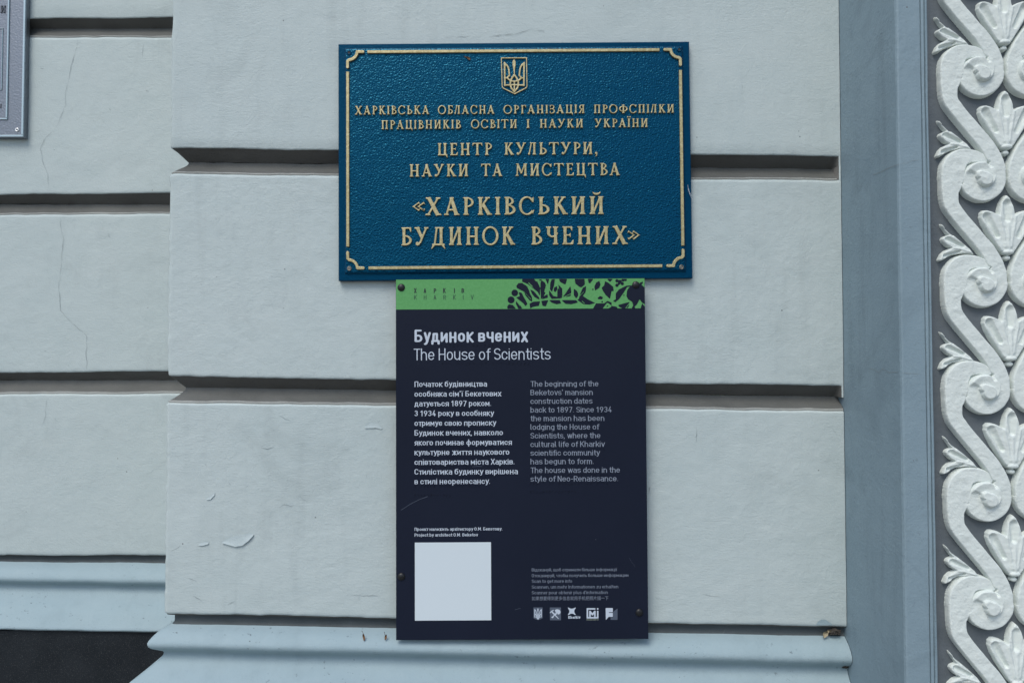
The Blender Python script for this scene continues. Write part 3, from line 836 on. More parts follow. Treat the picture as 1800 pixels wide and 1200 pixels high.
# ------------------------------------------------------------------ carved door surround at the right
YS = -0.197
sur = thing('door_surround', 'blue-grey door surround with a white carved scroll frieze beside the pilaster', 'door surround', (XR, YS, 0))
axis = float(W(1757, 230, YS + .02)[0])
xe = float(W(1629, 0, YS)[0])
eyes_px = [132, 312, 496, 684, 876, 1057]
ez = np.array([W(1715, y, YS + .012)[2] for y in eyes_px])
PER = -float(np.polyfit(range(6), ez, 1)[0]); E0 = float(np.polyfit(range(6), ez, 1)[1])
plan = [(XR + .001, .06), (XR + .001, .0), (XR + .001, -.05), (XR + .001, -.10), (XR + .001, -.15), (XR + .001, YS + .004), (XR + .0025, YS + .001), (XR + .005, YS)]
xm = xe - .0115
for k in range(1, 7): plan.append((XR + .005 + (xm - XR - .005) * k / 6, YS))
plan += [(xm + .0006, YS + .0022), (xm + .0014, YS + .0022), (xm + .002, YS - .0004), (xm + .0052, YS - .0012), (xm + .0062, YS + .0018), (xm + .0072, YS + .0018), (xm + .0078, YS - .0008), (xe - .001, YS - .0008), (xe, YS + .001), (xe, YS + .015)]
mir = [(2 * axis - x, y) for x, y in plan[::-1]]
zs = np.linspace(0, 3.3, 420)


def extrude_plan(name, pts, m, seed):
    G = np.array([[(x + .0009 * fbm(z * 9, 0 * z + i, seed) * (1 if i > 4 else 0), y + .0006 * fbm(z * 12, 0 * z + x * 30, seed + 1), z) for i, (x, y) in enumerate(pts)] for z in zs], float)
    me = mesh(name, G.reshape(-1, 3), grid_faces(len(zs), len(pts)), False)
    for p in me.polygons: p.use_smooth = False
    return link(name, me, m, sur, tuple(-c for c in sur.location))


extrude_plan('jamb', plan, M['jamb'], 31)
extrude_plan('jamb', mir, M['jamb'], 41)
bx = np.linspace(xe - .004, 2 * axis - xe + .004, 40); bz = np.linspace(0, 3.3, 300)
BX, BZ = np.meshgrid(bx, bz)
BY = YS + .0135 + .0012 * fbm(BX * 25, BZ * 25, 51)
link('frieze_ground', mesh('frieze_ground', np.stack([BX, BY, BZ], -1).reshape(-1, 3), grid_faces(300, 40), True), M['relief_ground'], sur, tuple(-c for c in sur.location))

U = PER / (184.4 * 5.455)                    # metres per tracing unit of the motif
AX, EY = 866.0, 1000.0                       # motif axis and volute eye in tracing units


def relief(name, fn, x0, x1, y0, y1, step, seed, mirror=False):
    """heightfield mesh in local metres, origin on the axis at the height of the volute eye"""
    xs = np.arange(x0, x1, step); ys = np.arange(y0, y1, step)
    X, Y = np.meshgrid(xs, ys)
    H = fn(X, Y)
    on = H > 0
    H = np.where(on, H +   .0009 * fbm(X / 70, Y / 60, seed) * np.minimum(1, H / .004) +   .00013 * fbm(X / 16, Y / 16, seed + 4, 3), -.002)
    keep = on[:-1, :-1] | on[1:, :-1] | on[:-1, 1:] | on[1:, 1:]
    f = grid_faces(len(ys), len(xs))[keep.reshape(-1)]
    used = np.unique(f); idx = -np.ones(X.size, int); idx[used] = np.arange(len(used))
    V = np.stack([(X.ravel() - AX) * U * (-1 if mirror else 1), -H.ravel(), -(Y.ravel() - EY) * U], -1)[used]
    f = idx[f]
    return mesh(name, V, f if not mirror else f[:, ::-1], True)


def prof(d, H, r): return np.where(d > 0, H * np.sqrt(np.clip(1 - (1 - np.clip(d / r, 0, 1)) ** 2, 0, 1)), 0)


HB = 0.0105
# a scroll: tail behind the volute above, sweep down to the right, curl into the volute at the eye (620, 1000)
CEN = [(650, -172), (590, -196), (520, -205), (445, -190), (397, -150), (363, -90), (352, -10), (340, 70), (326, 140), (338, 262), (393, 350), (452, 425), (520, 507), (588, 590), (655, 670), (707, 750), (742, 830), (760, 920), (754, 994)]
HWID = [52, 62, 72, 88, 104, 116, 118, 104, 88, 80, 77, 76, 76, 76, 78, 80, 86, 96, 102]


def smooth_line(P, Wd, n=90):
    P = np.array(P, float); t = np.linspace(0, len(P) - 1, n); i = np.clip(t.astype(int), 0, len(P) - 2); u = (t - i)[:, None]
    p0 = P[np.clip(i - 1, 0, None)]; p1 = P[i]; p2 = P[i + 1]; p3 = P[np.clip(i + 2, None, len(P) - 1)]
    q = .5 * ((2 * p1) + (p2 - p0) * u + (2 * p0 - 5 * p1 + 4 * p2 - p3) * u ** 2 + (3 * p1 - p0 - 3 * p2 + p3) * u ** 3)
    return q, np.interp(t, range(len(Wd)), Wd)


def scroll_fn(X, Y):
    q, w = smooth_line(CEN, HWID)
    best = np.full(X.shape, -9e9); tt = np.zeros(X.shape)
    for k in range(len(q) - 1):
        d, u = d_seg(X, Y, q[k, 0], q[k, 1], q[k + 1, 0], q[k + 1, 1])
        e = (w[k] + (w[k + 1] - w[k]) * u) - d
        b = e > best; best = np.where(b, e, best); tt = np.where(b, (k + u) / len(q), tt)
    tail = np.clip((tt - .02) / .22, 0, 1)                              # the tail lies lower, tucked behind
    h = prof(best, HB, 15) * (0.87 + .13 * tail)
    h = np.where(best > 0, h - .0012 * np.exp(-((best - 40) / 60.0) ** 2) * 0, h)
    # volute
    cx, cy = 622, 1000
    dx, dy = X - cx, Y - cy; r = np.hypot(dx, dy); th = np.degrees(np.arctan2(dy, dx)) % 360       # 0 right, 90 down, 180 left, 270 up
    Ro = np.interp(th, [0, 45, 90, 135, 165, 180, 200, 270, 300, 360], [240, 240, 240, 232, 222, 216, 210, 150, 150, 240])
    d1 = Ro - r
    crease = np.clip(th, 0, 360)
    hv = np.where(th < 275, prof(d1, HB * .99, 16), 0)
    h = np.maximum(h, np.where(d1 > 0, hv, 0))
    # raised inner turn: a ramp that climbs clockwise from the lower left to the hook at the bottom
    a = (th - 190) % 360
    Ri = np.interp(a, [0, 60, 120, 180, 240, 262, 275, 360], [168, 150, 134, 118, 104, 97, 60, 20])
    climb = np.interp(a, [0, 18, 150, 268, 278, 360], [0, .0050, .0058, .0064, .0, .0])
    d2 = Ri - r
    h = np.where(d2 > 0, np.maximum(h, HB * .985 + np.minimum(1, d2 / 10) ** .5 * climb - .0020 * np.clip((d2 - 12) / 60, 0, 1) * (climb > .001)), h)
    d3 = np.maximum(66 - np.hypot(X - 636, Y - 1026), 40 - d_seg(X, Y, 590, 985, 628, 1000)[0])
    h = np.where(d3 > 0, np.maximum(h, HB + .0024 + prof(d3, .0056, 13)), h)
    # crease where the tail of the next scroll disappears under the volute, and open edge at left
    g = np.abs(r - np.interp(th, [150, 200, 260, 300], [205, 186, 148, 152]))
    h = np.where((th > 160) & (th < 300) & (h > 0), h - .0066 * np.exp(-(g / 11.0) ** 2), h)
    # crease along the sweep's left edge above the volute
    dl = d_line(X, Y, [(450, 590), (560, 712), (640, 820), (692, 905)], 0)
    h = np.where(h > .005, h - .0055 * np.exp(-(dl / 12.0) ** 2) * np.clip((Y - 660) / 90, 0, 1), h)
    return h


def lobe(X, Y, pts, wid, H, r=20, hollow=.35):
    q, w = smooth_line(pts, wid, 40); best = np.full(X.shape, -9e9); ww = np.ones(X.shape)
    for k in range(len(q) - 1):
        d, u = d_seg(X, Y, q[k, 0], q[k, 1], q[k + 1, 0], q[k + 1, 1]); wk = w[k] + (w[k + 1] - w[k]) * u; e = wk - d
        b = e > best; best = np.where(b, e, best); ww = np.where(b, wk, ww)
    h = prof(best, H, r)
    return np.where(best > 0, h - H * hollow * np.clip((best - r * .75) / np.maximum(ww - r * .75, 12), 0, 1) ** 1.2, 0)


def hollow(h, X, Y, x0, y0, x1, y1, w0, w1, depth):
    d, t = d_seg(X, Y, x0, y0, x1, y1)
    return h - depth * np.clip(1 - (d / (w0 + (w1 - w0) * t)) ** 2, 0, 1) ** 1.2


PAL = [(866, 163), (838, 188), (810, 240), (793, 300), (786, 352), (762, 336), (722, 318), (682, 308), (647, 310), (625, 335), (621, 380), (640, 445), (680, 525), (730, 605), (785, 690), (800, 712)]
PAL = PAL + [(2 * 866 - a, b) for a, b in PAL[:0:-1]]


def palmette_fn(X, Y):
    XX = np.where(X > AX, 2 * AX - X, X)
    d = -d_poly(X, Y, PAL)
    h = prof(d, .0098, 17)
    on = d > 0
    g = hollow(h, XX, Y, 866, 255, 866, 400, 50, 34, .0052)
    g = hollow(g, XX, Y, 668, 375, 770, 560, 46, 26, .0056)
    rib = np.exp(-((XX - AX) / 17.0) ** 2) * np.clip((Y - 400) / 130, 0, 1) * .0020
    seam = d_line(XX, Y, [(787, 350), (800, 430), (822, 530), (842, 660)], 0)
    h = np.where(on, np.maximum(g + rib + .0016 * np.exp(-(seam / 13.0) ** 2) * np.minimum(1, d / 25), .0006), 0)
    ball = 1 - ((X - AX) / 56) ** 2 - ((Y - 712) / 27) ** 2
    h = np.maximum(h, np.where(ball > 0, .0075 + .006 * np.sqrt(np.clip(ball, 0, 1)), 0))
    drop = 1 - ((X - AX) / 30) ** 2 - ((Y - 765) / 24) ** 2
    return np.maximum(h, np.where(drop > 0, .005 + .004 * np.sqrt(np.clip(drop, 0, 1)), 0))


LEAF = [(238, 437), (268, 470), (305, 515), (350, 548), (430, 612), (505, 678), (552, 740), (470, 730), (400, 730), (350, 737), (300, 757), (255, 787), (214, 802), (211, 780), (233, 735), (272, 698), (325, 673), (283, 650), (250, 617), (241, 590), (252, 570), (300, 548), (268, 505), (241, 465)]


def leaf_fn(X, Y):
    d = -d_poly(X, Y, LEAF); h = prof(d, .0088, 14)
    g = hollow(h, X, Y, 290, 588, 440, 655, 30, 18, .0046)
    g = hollow(g, X, Y, 262, 748, 400, 706, 22, 16, .0044)
    g = hollow(g, X, Y, 275, 490, 340, 555, 12, 12, .0025)
    seam = d_line(X, Y, [(325, 673), (400, 680), (500, 712)], 0)
    return np.where(d > 0, np.maximum(g + .0012 * np.exp(-(seam / 9.0) ** 2) * np.minimum(1, d / 20), .0006), 0)


REL = YS + .0132
VAR = 3                                       # hand-cast pieces: three slightly different ones of each, taken in turn
sL = [relief('scroll', scroll_fn, 190, 880, -300, 1262, 5.0, 61 + 7 * k) for k in range(VAR)]
sR = [relief('scroll', scroll_fn, 190, 880, -300, 1262, 5.0, 161 + 7 * k, True) for k in range(VAR)]
pm = [relief('palmette', palmette_fn, 600, 1135, 140, 800, 4.5, 71 + 7 * k) for k in range(VAR)]
lm = [relief('side_leaf', leaf_fn, 195, 570, 415, 810, 4.5, 81 + 7 * k) for k in range(VAR)]
sl = Vector(sur.location)
for k in range(-2, 8):
    z = E0 - PER * k
    for nm, me in (('scroll', sL), ('scroll', sR), ('palmette', pm), ('side_leaf', lm)):
        if nm == 'side_leaf' and not -1 <= k <= 6: continue
        ob = link(nm, me[(k * 2 + 1) % VAR], M['relief'], sur, Vector((axis + random.uniform(-.0006, .0006), REL - (.00015 if me is sR else 0.0), z + random.uniform(-.0006, .0006))) - sl)
        if nm == 'side_leaf': ob.rotation_euler = (0, random.uniform(-.03, .03), 0)
for i, (p, w) in enumerate([([(1535, 308), (1552, 301), (1564, 294.7), (1581, 289)], .0007), ([(1528, 648), (1537, 650), (1545, 655), (1552, 648), (1562, 655), (1578, 654)], .0008)]):
    pts = []
    for x, y in p:                                           # on the face that looks left: depth from the pixel column
        u = (x - 900) / F; dep = (XR + .0006) / u; pts.append(W(x, y, dep * (math.cos(TILT) + (y - 600) / F * math.sin(TILT)) - D))
    P = np.array(pts); a = P.copy(); b = P.copy(); a[:, 2] += w; a[:, 0] -= .0001; b[:, 0] -= .0001
    n = len(P); kf = np.arange(n - 1)
    link('crack', mesh('crack', np.concatenate([a, b]), np.stack([kf, kf + 1, kf + 1 + n, kf + n], -1)), M['crack'], sur, tuple(-c for c in sur.location))
for i, (p, w) in enumerate([([(1581, 289), (1593, 286.7), (1604, 282.7), (1614, 281.5)], .0008), ([(1584, 655), (1600, 656.5), (1620, 657)], .0007)]):
    o = ribbon('crack', sur, p, w, YS, M['crack'], .5, .0008, 300 + i); o.location = tuple(-c for c in sur.location)
loc_to(wall)

# ------------------------------------------------------------------ blue cast plaque
YP = -0.016                                                  # its face
rot_p = R(0.42)
c0 = W(905.5, 282, YP)
plq = thing('memorial_plaque', 'blue hammered metal plaque with raised gold Cyrillic lettering and gold trident emblem', 'plaque', (float(c0[0]), 0.0, float(c0[2])), -rot_p)


def local(th, px, py, Y):
    """photo pixel -> the thing's own x and z on its face"""
    p = W(px, py, Y); dx = p[..., 0] - th.location.x; dz = p[..., 2] - th.location.z
    a = -th.rotation_euler[1]                                # turned in the picture plane
    return dx * math.cos(a) + dz * math.sin(a), -dx * math.sin(a) + dz * math.cos(a)


def L1(px, py): return tuple(float(k) for k in local(plq, px, py, YP))


cs = [L1(593.2, 75.5), L1(1212.8, 72), L1(1218.2, 489.8), L1(594.6, 492)]
px0 = (cs[0][0] + cs[3][0]) / 2; px1 = (cs[1][0] + cs[2][0]) / 2; pz1 = (cs[0][1] + cs[1][1]) / 2; pz0 = (cs[2][1] + cs[3][1]) / 2
v, f = box(px0, px1, YP + .004, -.0008, pz0, pz1, .0012)
link('back_plate', mesh('back_plate', v, f), M['enamel_rim'], plq)
ins = .0115
fx0, fx1, fz0, fz1 = px0 + ins, px1 - ins, pz0 + ins, pz1 - ins * .75
nx, nz = 240, 160                                            # the field: gently uneven cast face
gx = np.linspace(fx0, fx1, nx); gz = np.linspace(fz0, fz1, nz); GX, GZ = np.meshgrid(gx, gz)
GY = YP + .0006 + .0004 * fbm(GX * 14, GZ * 14, 90) - .00028 * np.abs(fbm(GX * 85, GZ * 85, 95, 2))
bor = np.minimum(np.minimum(GX - fx0, fx1 - GX), np.minimum(GZ - fz0, fz1 - GZ)); GY = GY + .0025 * (bor < .0008)
fv = np.stack([GX, GY, GZ], -1).reshape(-1, 3)
link('field', mesh('field', fv, grid_faces(nz, nx), True), M['enamel'], plq)
YG = YP - .0016


def bar(x0, z0, x1, z1, w):
    if abs(x1 - x0) > abs(z1 - z0): return box(x0, x1, YG - .001, YP + .002, z0 - w / 2, z0 + w / 2, .0006)
    return box(x0 - w / 2, x0 + w / 2, YG - .001, YP + .002, z0, z1, .0006)


bw = .0052
tb = (L1(646, 92.3), L1(1159, 88.4)); bb = (L1(648, 470.8), L1(1164, 468)); lb = (L1(611.6, 434), L1(611.6, 127)); rb = (L1(1200, 432), L1(1195.8, 124))
for nm, q in (('border_bar', bar(tb[0][0], (tb[0][1] + tb[1][1]) / 2, tb[1][0], (tb[0][1] + tb[1][1]) / 2, bw)),
              ('border_bar', bar(bb[0][0], (bb[0][1] + bb[1][1]) / 2, bb[1][0], (bb[0][1] + bb[1][1]) / 2, bw)),
              ('border_bar', bar((lb[0][0] + lb[1][0]) / 2, lb[0][1], (lb[0][0] + lb[1][0]) / 2, lb[1][1], bw)),
              ('border_bar', bar((rb[0][0] + rb[1][0]) / 2, rb[0][1], (rb[0][0] + rb[1][0]) / 2, rb[1][1], bw))):
    link(nm, mesh(nm, *q), M['gold'], plq)
xl_, xr_, zb_, zt_ = (lb[0][0] + lb[1][0]) / 2, (rb[0][0] + rb[1][0]) / 2, (bb[0][1] + bb[1][1]) / 2, (tb[0][1] + tb[1][1]) / 2
cor = [(27, 0)] + [(18.5, 0)] + arc(3.0, 0, 14.2, 14.2, 0, -90, 8) + [(0, -15.5), (0, -27)]
cor = [(27, 0), (16.8, 0)] + arc(1.5, 1.0, 15.4, 15.4, -4, -86, 8) + [(0, -16.8), (0, -27)]
xs = np.arange(-6, 34, .5); ys = np.arange(-34, 6, .5); GXc, GY = np.meshgrid(xs, ys)
cl = contours(d_line(GXc, GY, cor, 5.0), xs, ys); cv, cf = loops_mesh([[(a / 10, b / 10) for a, b in l] for l in cl], .26, .05); cv = cv / 100
for sx, sz, X, Z in ((1, 1, xl_, zt_), (-1, 1, xr_, zt_), (1, -1, xl_, zb_), (-1, -1, xr_, zb_)):
    V = [(X + a * sx, YP - c, Z + b * sz) for a, b, c in cv]
    link('corner_ornament', mesh('corner_ornament', V, cf if sx * sz > 0 else [q[::-1] for q in cf]), M['gold'], plq)
for px, py, bright in ((613.5, 93, 0), (1194, 87.5, 0), (614, 472, 1), (1198, 469.5, 1)):
    X, Z = L1(px, py)
    s = link('screw', mesh('screw', *ring(X, Z, .0020, .0042, YP, .0008), True), M['screw'] if bright else M['enamel_rim'], plq)
    link('screw_recess', mesh('screw_recess', *dome(X, Z, .0026, YP - .0001, .0005), True), M['screw'] if bright else M['hole'], s)


def plq_line(rows, x0, b0, x1, b1, cap):
    base = lambda x: b0 + (b1 - b0) * (x - x0) / (x1 - x0)
    for txt, a, b in rows:
        xa, za = L1(a, base(a)); xb, zb = L1(b, base(b))
        q = word(txt, 'serif', xa, xb, (za + zb) / 2, cap, YP, track=.13, depth=.0028 / cap, bevel=.0005 / cap)
        link('lettering', mesh('lettering', *q), M['gold'], plq)


plq_line([('ХАРКІВСЬКА', 624.2, 755), ('ОБЛАСНА', 770, 869.5), ('ОРГАНІЗАЦІЯ', 885, 1027.5), ('ПРОФСПІЛКИ', 1043.8, 1184.5)], 624, 202.6, 1184, 199.4, .0150)
plq_line([('ПРАЦІВНИКІВ', 671, 810.7), ('ОСВІТИ', 828, 908.7), ('І', 925.5, 931.2), ('НАУКИ', 949, 1024.7), ('УКРАЇНИ', 1045, 1138.3)], 671, 228.2, 1138, 224.4, .0152)
plq_line([('ЦЕНТР', 769.7, 865), ('КУЛЬТУРИ,', 887, 1050)], 770, 274.2, 1041, 272, .0213)
plq_line([('НАУКИ', 720.5, 823.3), ('ТА', 845.7, 883.2), ('МИСТЕЦТВА', 906.3, 1089.5)], 720, 311.6, 1089, 308.8, .0216)
plq_line([('«', 725, 747.5), ('ХАРКІВСЬКИЙ', 747.8, 1061.2)], 748, 379.2, 1061, 376.8, .0310)
plq_line([('БУДИНОК', 706, 906), ('ВЧЕНИХ', 934, 1103.7), ('»', 1103.0, 1125)], 706, 431.9, 1104, 429.6, .0315)

# emblem, traced in units of 1/15 px with its origin at photo (870, 95)


def trident(X, Y):
    seg = lambda *a: d_caps(X, Y, *a)
    def half(s):
        c = lambda x: 512 + s * (512 - x)
        P = lambda pts, w: d_line(X, Y, [(c(x), y) for x, y in pts], w)
        return union(P([(255, 250), (262, 845)], 44), d_poly(X, Y, [(c(232), 228), (c(232), 330), (c(300), 330), (c(290), 262)]),
                     P([(250, 265), (310, 305), (350, 370), (370, 450), (382, 580)], 42), P([(385, 585), (335, 630), (340, 665), (390, 705), (430, 715)], 40), P([(262, 650), (330, 650)], 34),
                     P([(262, 840), (400, 835)], 36), P([(500, 580), (450, 650), (410, 740), (405, 820), (430, 910), (512, 1010)], 44), P([(512, 735), (440, 735)], 32), P([(430, 720), (512, 745)], 34))
    mid = union(d_poly(X, Y, [(505, 155), (545, 215), (545, 300), (525, 440), (530, 560), (500, 560), (487, 440), (465, 300), (465, 215)]), d_line(X, Y, [(512, 740), (512, 985)], 36), d_line(X, Y, [(400, 830), (625, 830)], 34))
    return union(half(-1), half(1), mid)


xs = np.arange(140, 880, 8.0); ys = np.arange(90, 1100, 8.0); EX, EYY = np.meshgrid(xs, ys)
sh = [(170, 122), (832, 118), (845, 860), (825, 905), (522, 1062), (215, 910), (192, 875)]
fr = d_line(EX, EYY, sh + [sh[0]], 26)


def emblem_mesh(d, th, fpx, depth, bev, yy):
    lp = [[(a / 100, b / 100) for a, b in l] for l in contours(d, xs, ys)]
    v, f = loops_mesh(lp, depth * 150, bev * 150)
    q = [(*th(*fpx(a * 100, b * 100)), c / 150) for a, b, c in v]
    return [(a, yy - c, b) for a, b, c in q], f


e_px = lambda a, b: (870 + a / 15, 95 + b / 15)
em = link('emblem', mesh('emblem', *emblem_mesh(trident(EX, EYY), L1, e_px, .0026, .0004, YP)), M['gold'], plq)
link('shield_frame', mesh('shield_frame', *emblem_mesh(fr, L1, e_px, .0020, .0003, YP)), M['gold'], em)

# a dry scrap stuck on the plaque, and a web strand on its edge
X, Z = L1(823, 103); P0 = c0.copy()


def leaf_mesh(cx, cy, cz, L, Wd, ang, curl, n=7):
    V = []; Fs = []
    for i in range(n):
        t = i / (n - 1) - .5; w = Wd * math.cos(t * math.pi) ** .7 if abs(t) < .5 else Wd * .05
        for j in (-1, -.5, 0, .5, 1):
            u, q = t * L, j * w / 2
            V.append((cx + u * math.cos(ang) - q * math.sin(ang), cy - curl * (t * t * 3 + j * j * .5) - .0005 + .0008 * math.sin(t * 7 + j * 2), cz + u * math.sin(ang) + q * math.cos(ang)))
    for i in range(n - 1):
        for j in range(4): Fs.append((i * 5 + j, i * 5 + j + 1, i * 5 + j + 6, i * 5 + j + 5))
    return V, Fs


p = W(821, 101.5, YP)
sc_ = thing('dry_scrap', 'tiny brown dry scrap stuck on the blue plaque under its top gold bar', 'debris', (float(p[0]), YP, float(p[2])))
link('scrap_body', mesh('scrap_body', *join([leaf_mesh(.003, 0, -.002, .008, .0045, -.8, .002), leaf_mesh(-.002, 0, .0005, .009, .0018, -.45, .001)]), True), M['husk'], sc_)


def strand(name, pts, r, m, label, cat):
    cu = bpy.data.curves.new(name, 'CURVE'); cu.dimensions = '3D'; cu.bevel_depth = r; cu.bevel_resolution = 1
    for P in pts:
        s = cu.splines.new('POLY'); s.points.add(len(P) - 1)
        for k, q in enumerate(P): s.points[k].co = (*map(float, q), 1)
    ob = bpy.data.objects.new('tmp', cu); COL.objects.link(ob)
    me = bpy.data.meshes.new_from_object(ob.evaluated_get(bpy.context.evaluated_depsgraph_get()))
    bpy.data.objects.remove(ob)
    o = link(name, me, m); o['label'] = label; o['category'] = cat; return o


strand('cobweb', [[W(1209, 325, YP - .001), W(1210, 334, YP - .001), W(1213, 343, YP - .001), W(1217.5, 351, YP + .002)], [W(1209.5, 330, YP - .001), W(1212, 338, YP - .001), W(1216, 345, YP)]], .00022, M['web'], 'thin white cobweb strand on the outer edge of the blue plaque', 'cobweb')

# ------------------------------------------------------------------ printed navy information panel
YI = -0.0235
tk = .0035
rot_i = R(0.30)
c1 = W(916, 806, YI)
pan = thing('information_panel', 'dark navy printed information panel with green floral header, fixed below the blue plaque', 'information panel', (float(c1[0]), 0.0, float(c1[2])), -rot_i)


def L2(px, py): return tuple(float(k) for k in local(pan, px, py, YI))


cs = [L2(695, 490), L2(1133.6, 490), L2(1139.5, 1123.2), L2(697, 1123.5)]
bx0 = (cs[0][0] + cs[3][0]) / 2; bx1 = (cs[1][0] + cs[2][0]) / 2; bz1 = (cs[0][1] + cs[1][1]) / 2; bz0 = (cs[2][1] + cs[3][1]) / 2
v, f = box(bx0, bx1, YI, YI + tk, bz0, bz1, .0005)
link('board', mesh('board', v, f), M['navy'], pan)
zg = L2(915, 542.8)[1]
v, f = box(bx0 + .0004, bx1 - .0004, YI - .0002, YI + .0002, zg, bz1 - .0004)
gb_ = link('green_header', mesh('green_header', v, f), M['green'], pan)

FL = [[(265, 40), (405, 40), (435, 80), (445, 180), (390, 150), (330, 105), (260, 75)], [(190, 130), (215, 95), (260, 92), (320, 130), (350, 190), (355, 235), (310, 210), (250, 180), (200, 155)],
      [(220, 205), (255, 210), (280, 260), (320, 330), (330, 360), (300, 370), (260, 320), (235, 260)], [(190, 270), (240, 250), (270, 290), (265, 330), (215, 290)], [(190, 310), (230, 350), (265, 405), (215, 405), (185, 345)],
      [(285, 190), (345, 200), (380, 260), (385, 320), (350, 300), (300, 240)], [(360, 170), (400, 190), (470, 270), (470, 295), (410, 260), (380, 220)], [(400, 160), (450, 200), (478, 250), (480, 150), (440, 60), (430, 120)],
      [(500, 60), (540, 90), (560, 150), (540, 160), (530, 200), (545, 210), (520, 260), (490, 290), (485, 150), (485, 90)], [(545, 45), (590, 45), (575, 110)], [(620, 50), (660, 45), (650, 120), (625, 200), (600, 170), (605, 90)],
      [(650, 150), (685, 130), (690, 170), (665, 205), (645, 185)], [(590, 180), (640, 250), (690, 260), (690, 190), (700, 150), (750, 270), (720, 280), (620, 285), (590, 240)], [(710, 40), (810, 40), (790, 110), (760, 100), (720, 75)],
      [(700, 110), (750, 160), (750, 260), (720, 200)], [(850, 130), (860, 200), (850, 250), (800, 260), (760, 260), (800, 200)], [(890, 160), (930, 190), (950, 240), (920, 280), (890, 240)],
      [(900, 40), (1020, 40), (1025, 110), (985, 145), (960, 140), (910, 100)], [(1000, 150), (1040, 130), (1035, 200), (1000, 250), (950, 290), (970, 220)], [(1060, 40), (1130, 40), (1090, 95), (1070, 90)],
      [(1140, 140), (1160, 90), (1200, 65), (1215, 110), (1200, 150), (1150, 185)], [(1270, 70), (1310, 90), (1370, 140), (1375, 190), (1350, 190), (1330, 285), (1280, 240), (1245, 190), (1230, 150), (1260, 120)], [(1290, 40), (1370, 40), (1330, 80)],
      [(350, 340), (400, 320), (480, 315), (465, 370), (400, 380), (360, 400)], [(495, 310), (580, 300), (550, 375), (510, 370)], [(590, 300), (720, 300), (735, 340), (680, 350), (620, 330)], [(740, 300), (920, 300), (940, 330), (860, 350), (790, 345)],
      [(930, 300), (1000, 250), (1060, 290), (1150, 335), (1080, 355), (1000, 350)], [(530, 250), (570, 230), (575, 270), (500, 290)], [(1180, 275), (1210, 250), (1245, 265), (1235, 290), (1190, 290)], [(1080, 270), (1150, 240), (1100, 265)],
      [(1480, 150), (1530, 125), (1600, 120), (1595, 135), (1540, 140), (1490, 220), (1440, 290), (1395, 325), (1365, 310), (1400, 290), (1400, 220), (1440, 170)],
      [(1560, 150), (1610, 110), (1700, 100), (1755, 150), (1755, 350), (1720, 330), (1690, 290), (1660, 350), (1620, 390), (1600, 320), (1550, 290), (1530, 250), (1540, 180)], [(1690, 90), (1720, 80), (1725, 50), (1730, 100), (1690, 120)],
      [(1120, 410), (1160, 340), (1260, 340), (1300, 310), (1350, 330), (1350, 370), (1410, 380), (1430, 410)], [(1430, 360), (1500, 340), (1580, 320), (1550, 390), (1500, 410), (1440, 380)], [(1590, 410), (1620, 350), (1640, 410)], [(1700, 410), (1720, 340), (1755, 380), (1755, 410)],
      [(80, 380), (100, 350), (150, 360), (190, 410), (85, 410)], [(455, 58), (500, 46), (490, 66)], [(790, 215), (850, 150), (840, 190), (800, 230)]]
CIR = [(172, 213, 40), (127, 298, 42), (1415, 65, 20), (1450, 75, 22), (1490, 55, 20), (1480, 100, 20), (1415, 120, 20), (1440, 100, 15), (1520, 55, 15), (1235, 320, 10), (1500, 240, 8), (1122, 170, 9)]
CUT = [([(340, 90), (385, 135)], 12), ([(290, 400), (330, 350), (400, 310), (520, 292), (700, 290), (900, 296), (940, 270), (950, 220)], 10), ([(930, 300), (1000, 350), (1060, 362)], 8), ([(200, 320), (235, 365)], 8), ([(990, 310), (1020, 340)], 8),
       ([(1255, 405), (1300, 345), (1335, 372), (1290, 400)], 26), ([(1520, 400), (1580, 320)], 9), ([(760, 250), (800, 200)], 7), ([(300, 215), (370, 290)], 6), ([(550, 130), (545, 190)], 8), ([(960, 250), (1010, 200)], 6), ([(770, 262), (850, 225)], 8)]
xs = np.arange(60, 1770, 6.0); ys = np.arange(30, 418, 6.0); X, Y = np.meshgrid(xs, ys)
d = union(*[d_poly(X, Y, p) for p in FL], *[d_ell(X, Y, a, b, c, c) for a, b, c in CIR])
for p, w in CUT: d = np.maximum(d, -d_line(X, Y, p, w))
d = np.maximum(d, np.maximum(np.maximum(43 - Y, Y - 404), X - 1753))


def flat_print(name, d, f_px, m, parent, lift):
    v, f = loops_mesh([[(a / 50, b / 50) for a, b in l] for l in contours(d, xs, ys)])
    q = [L2(*f_px(a * 50, b * 50)) for a, b, c in v]
    return link(name, mesh(name, [(a, YI - lift, b) for a, b in q], f), m, parent)


flat_print('floral_print', d, lambda a, b: (880 + a / 6.923, 484 + b / 6.923), M['navy'], gb_, .0005)


def spread(rows, m, w, cap, parent, lift=.0005, name='lettering'):
    parts = []
    for ch, px, py in rows:
        X, Z = L2(px, py); gl, gf, adv = glyph(ch, 'sans', w)
        parts.append(([(X + (a) * cap * .92, YI - lift, Z + b * cap) for a, b, c in gl], gf))
    return link(name, mesh(name, *join(parts)), m, parent)


zx = lambda x: 680 + x / 3.83
spread([(c, zx(x), 514.6) for c, x in zip('ХАРКІВ', (183, 248, 316, 379, 452, 503))], M['ink_dark'], .21, .0075, gb_)
spread([(c, zx(x), 526.3) for c, x in zip('KHARKIV', (184, 249, 315, 381, 446, 512, 566))], M['ink_green'], .14, .0076, gb_)


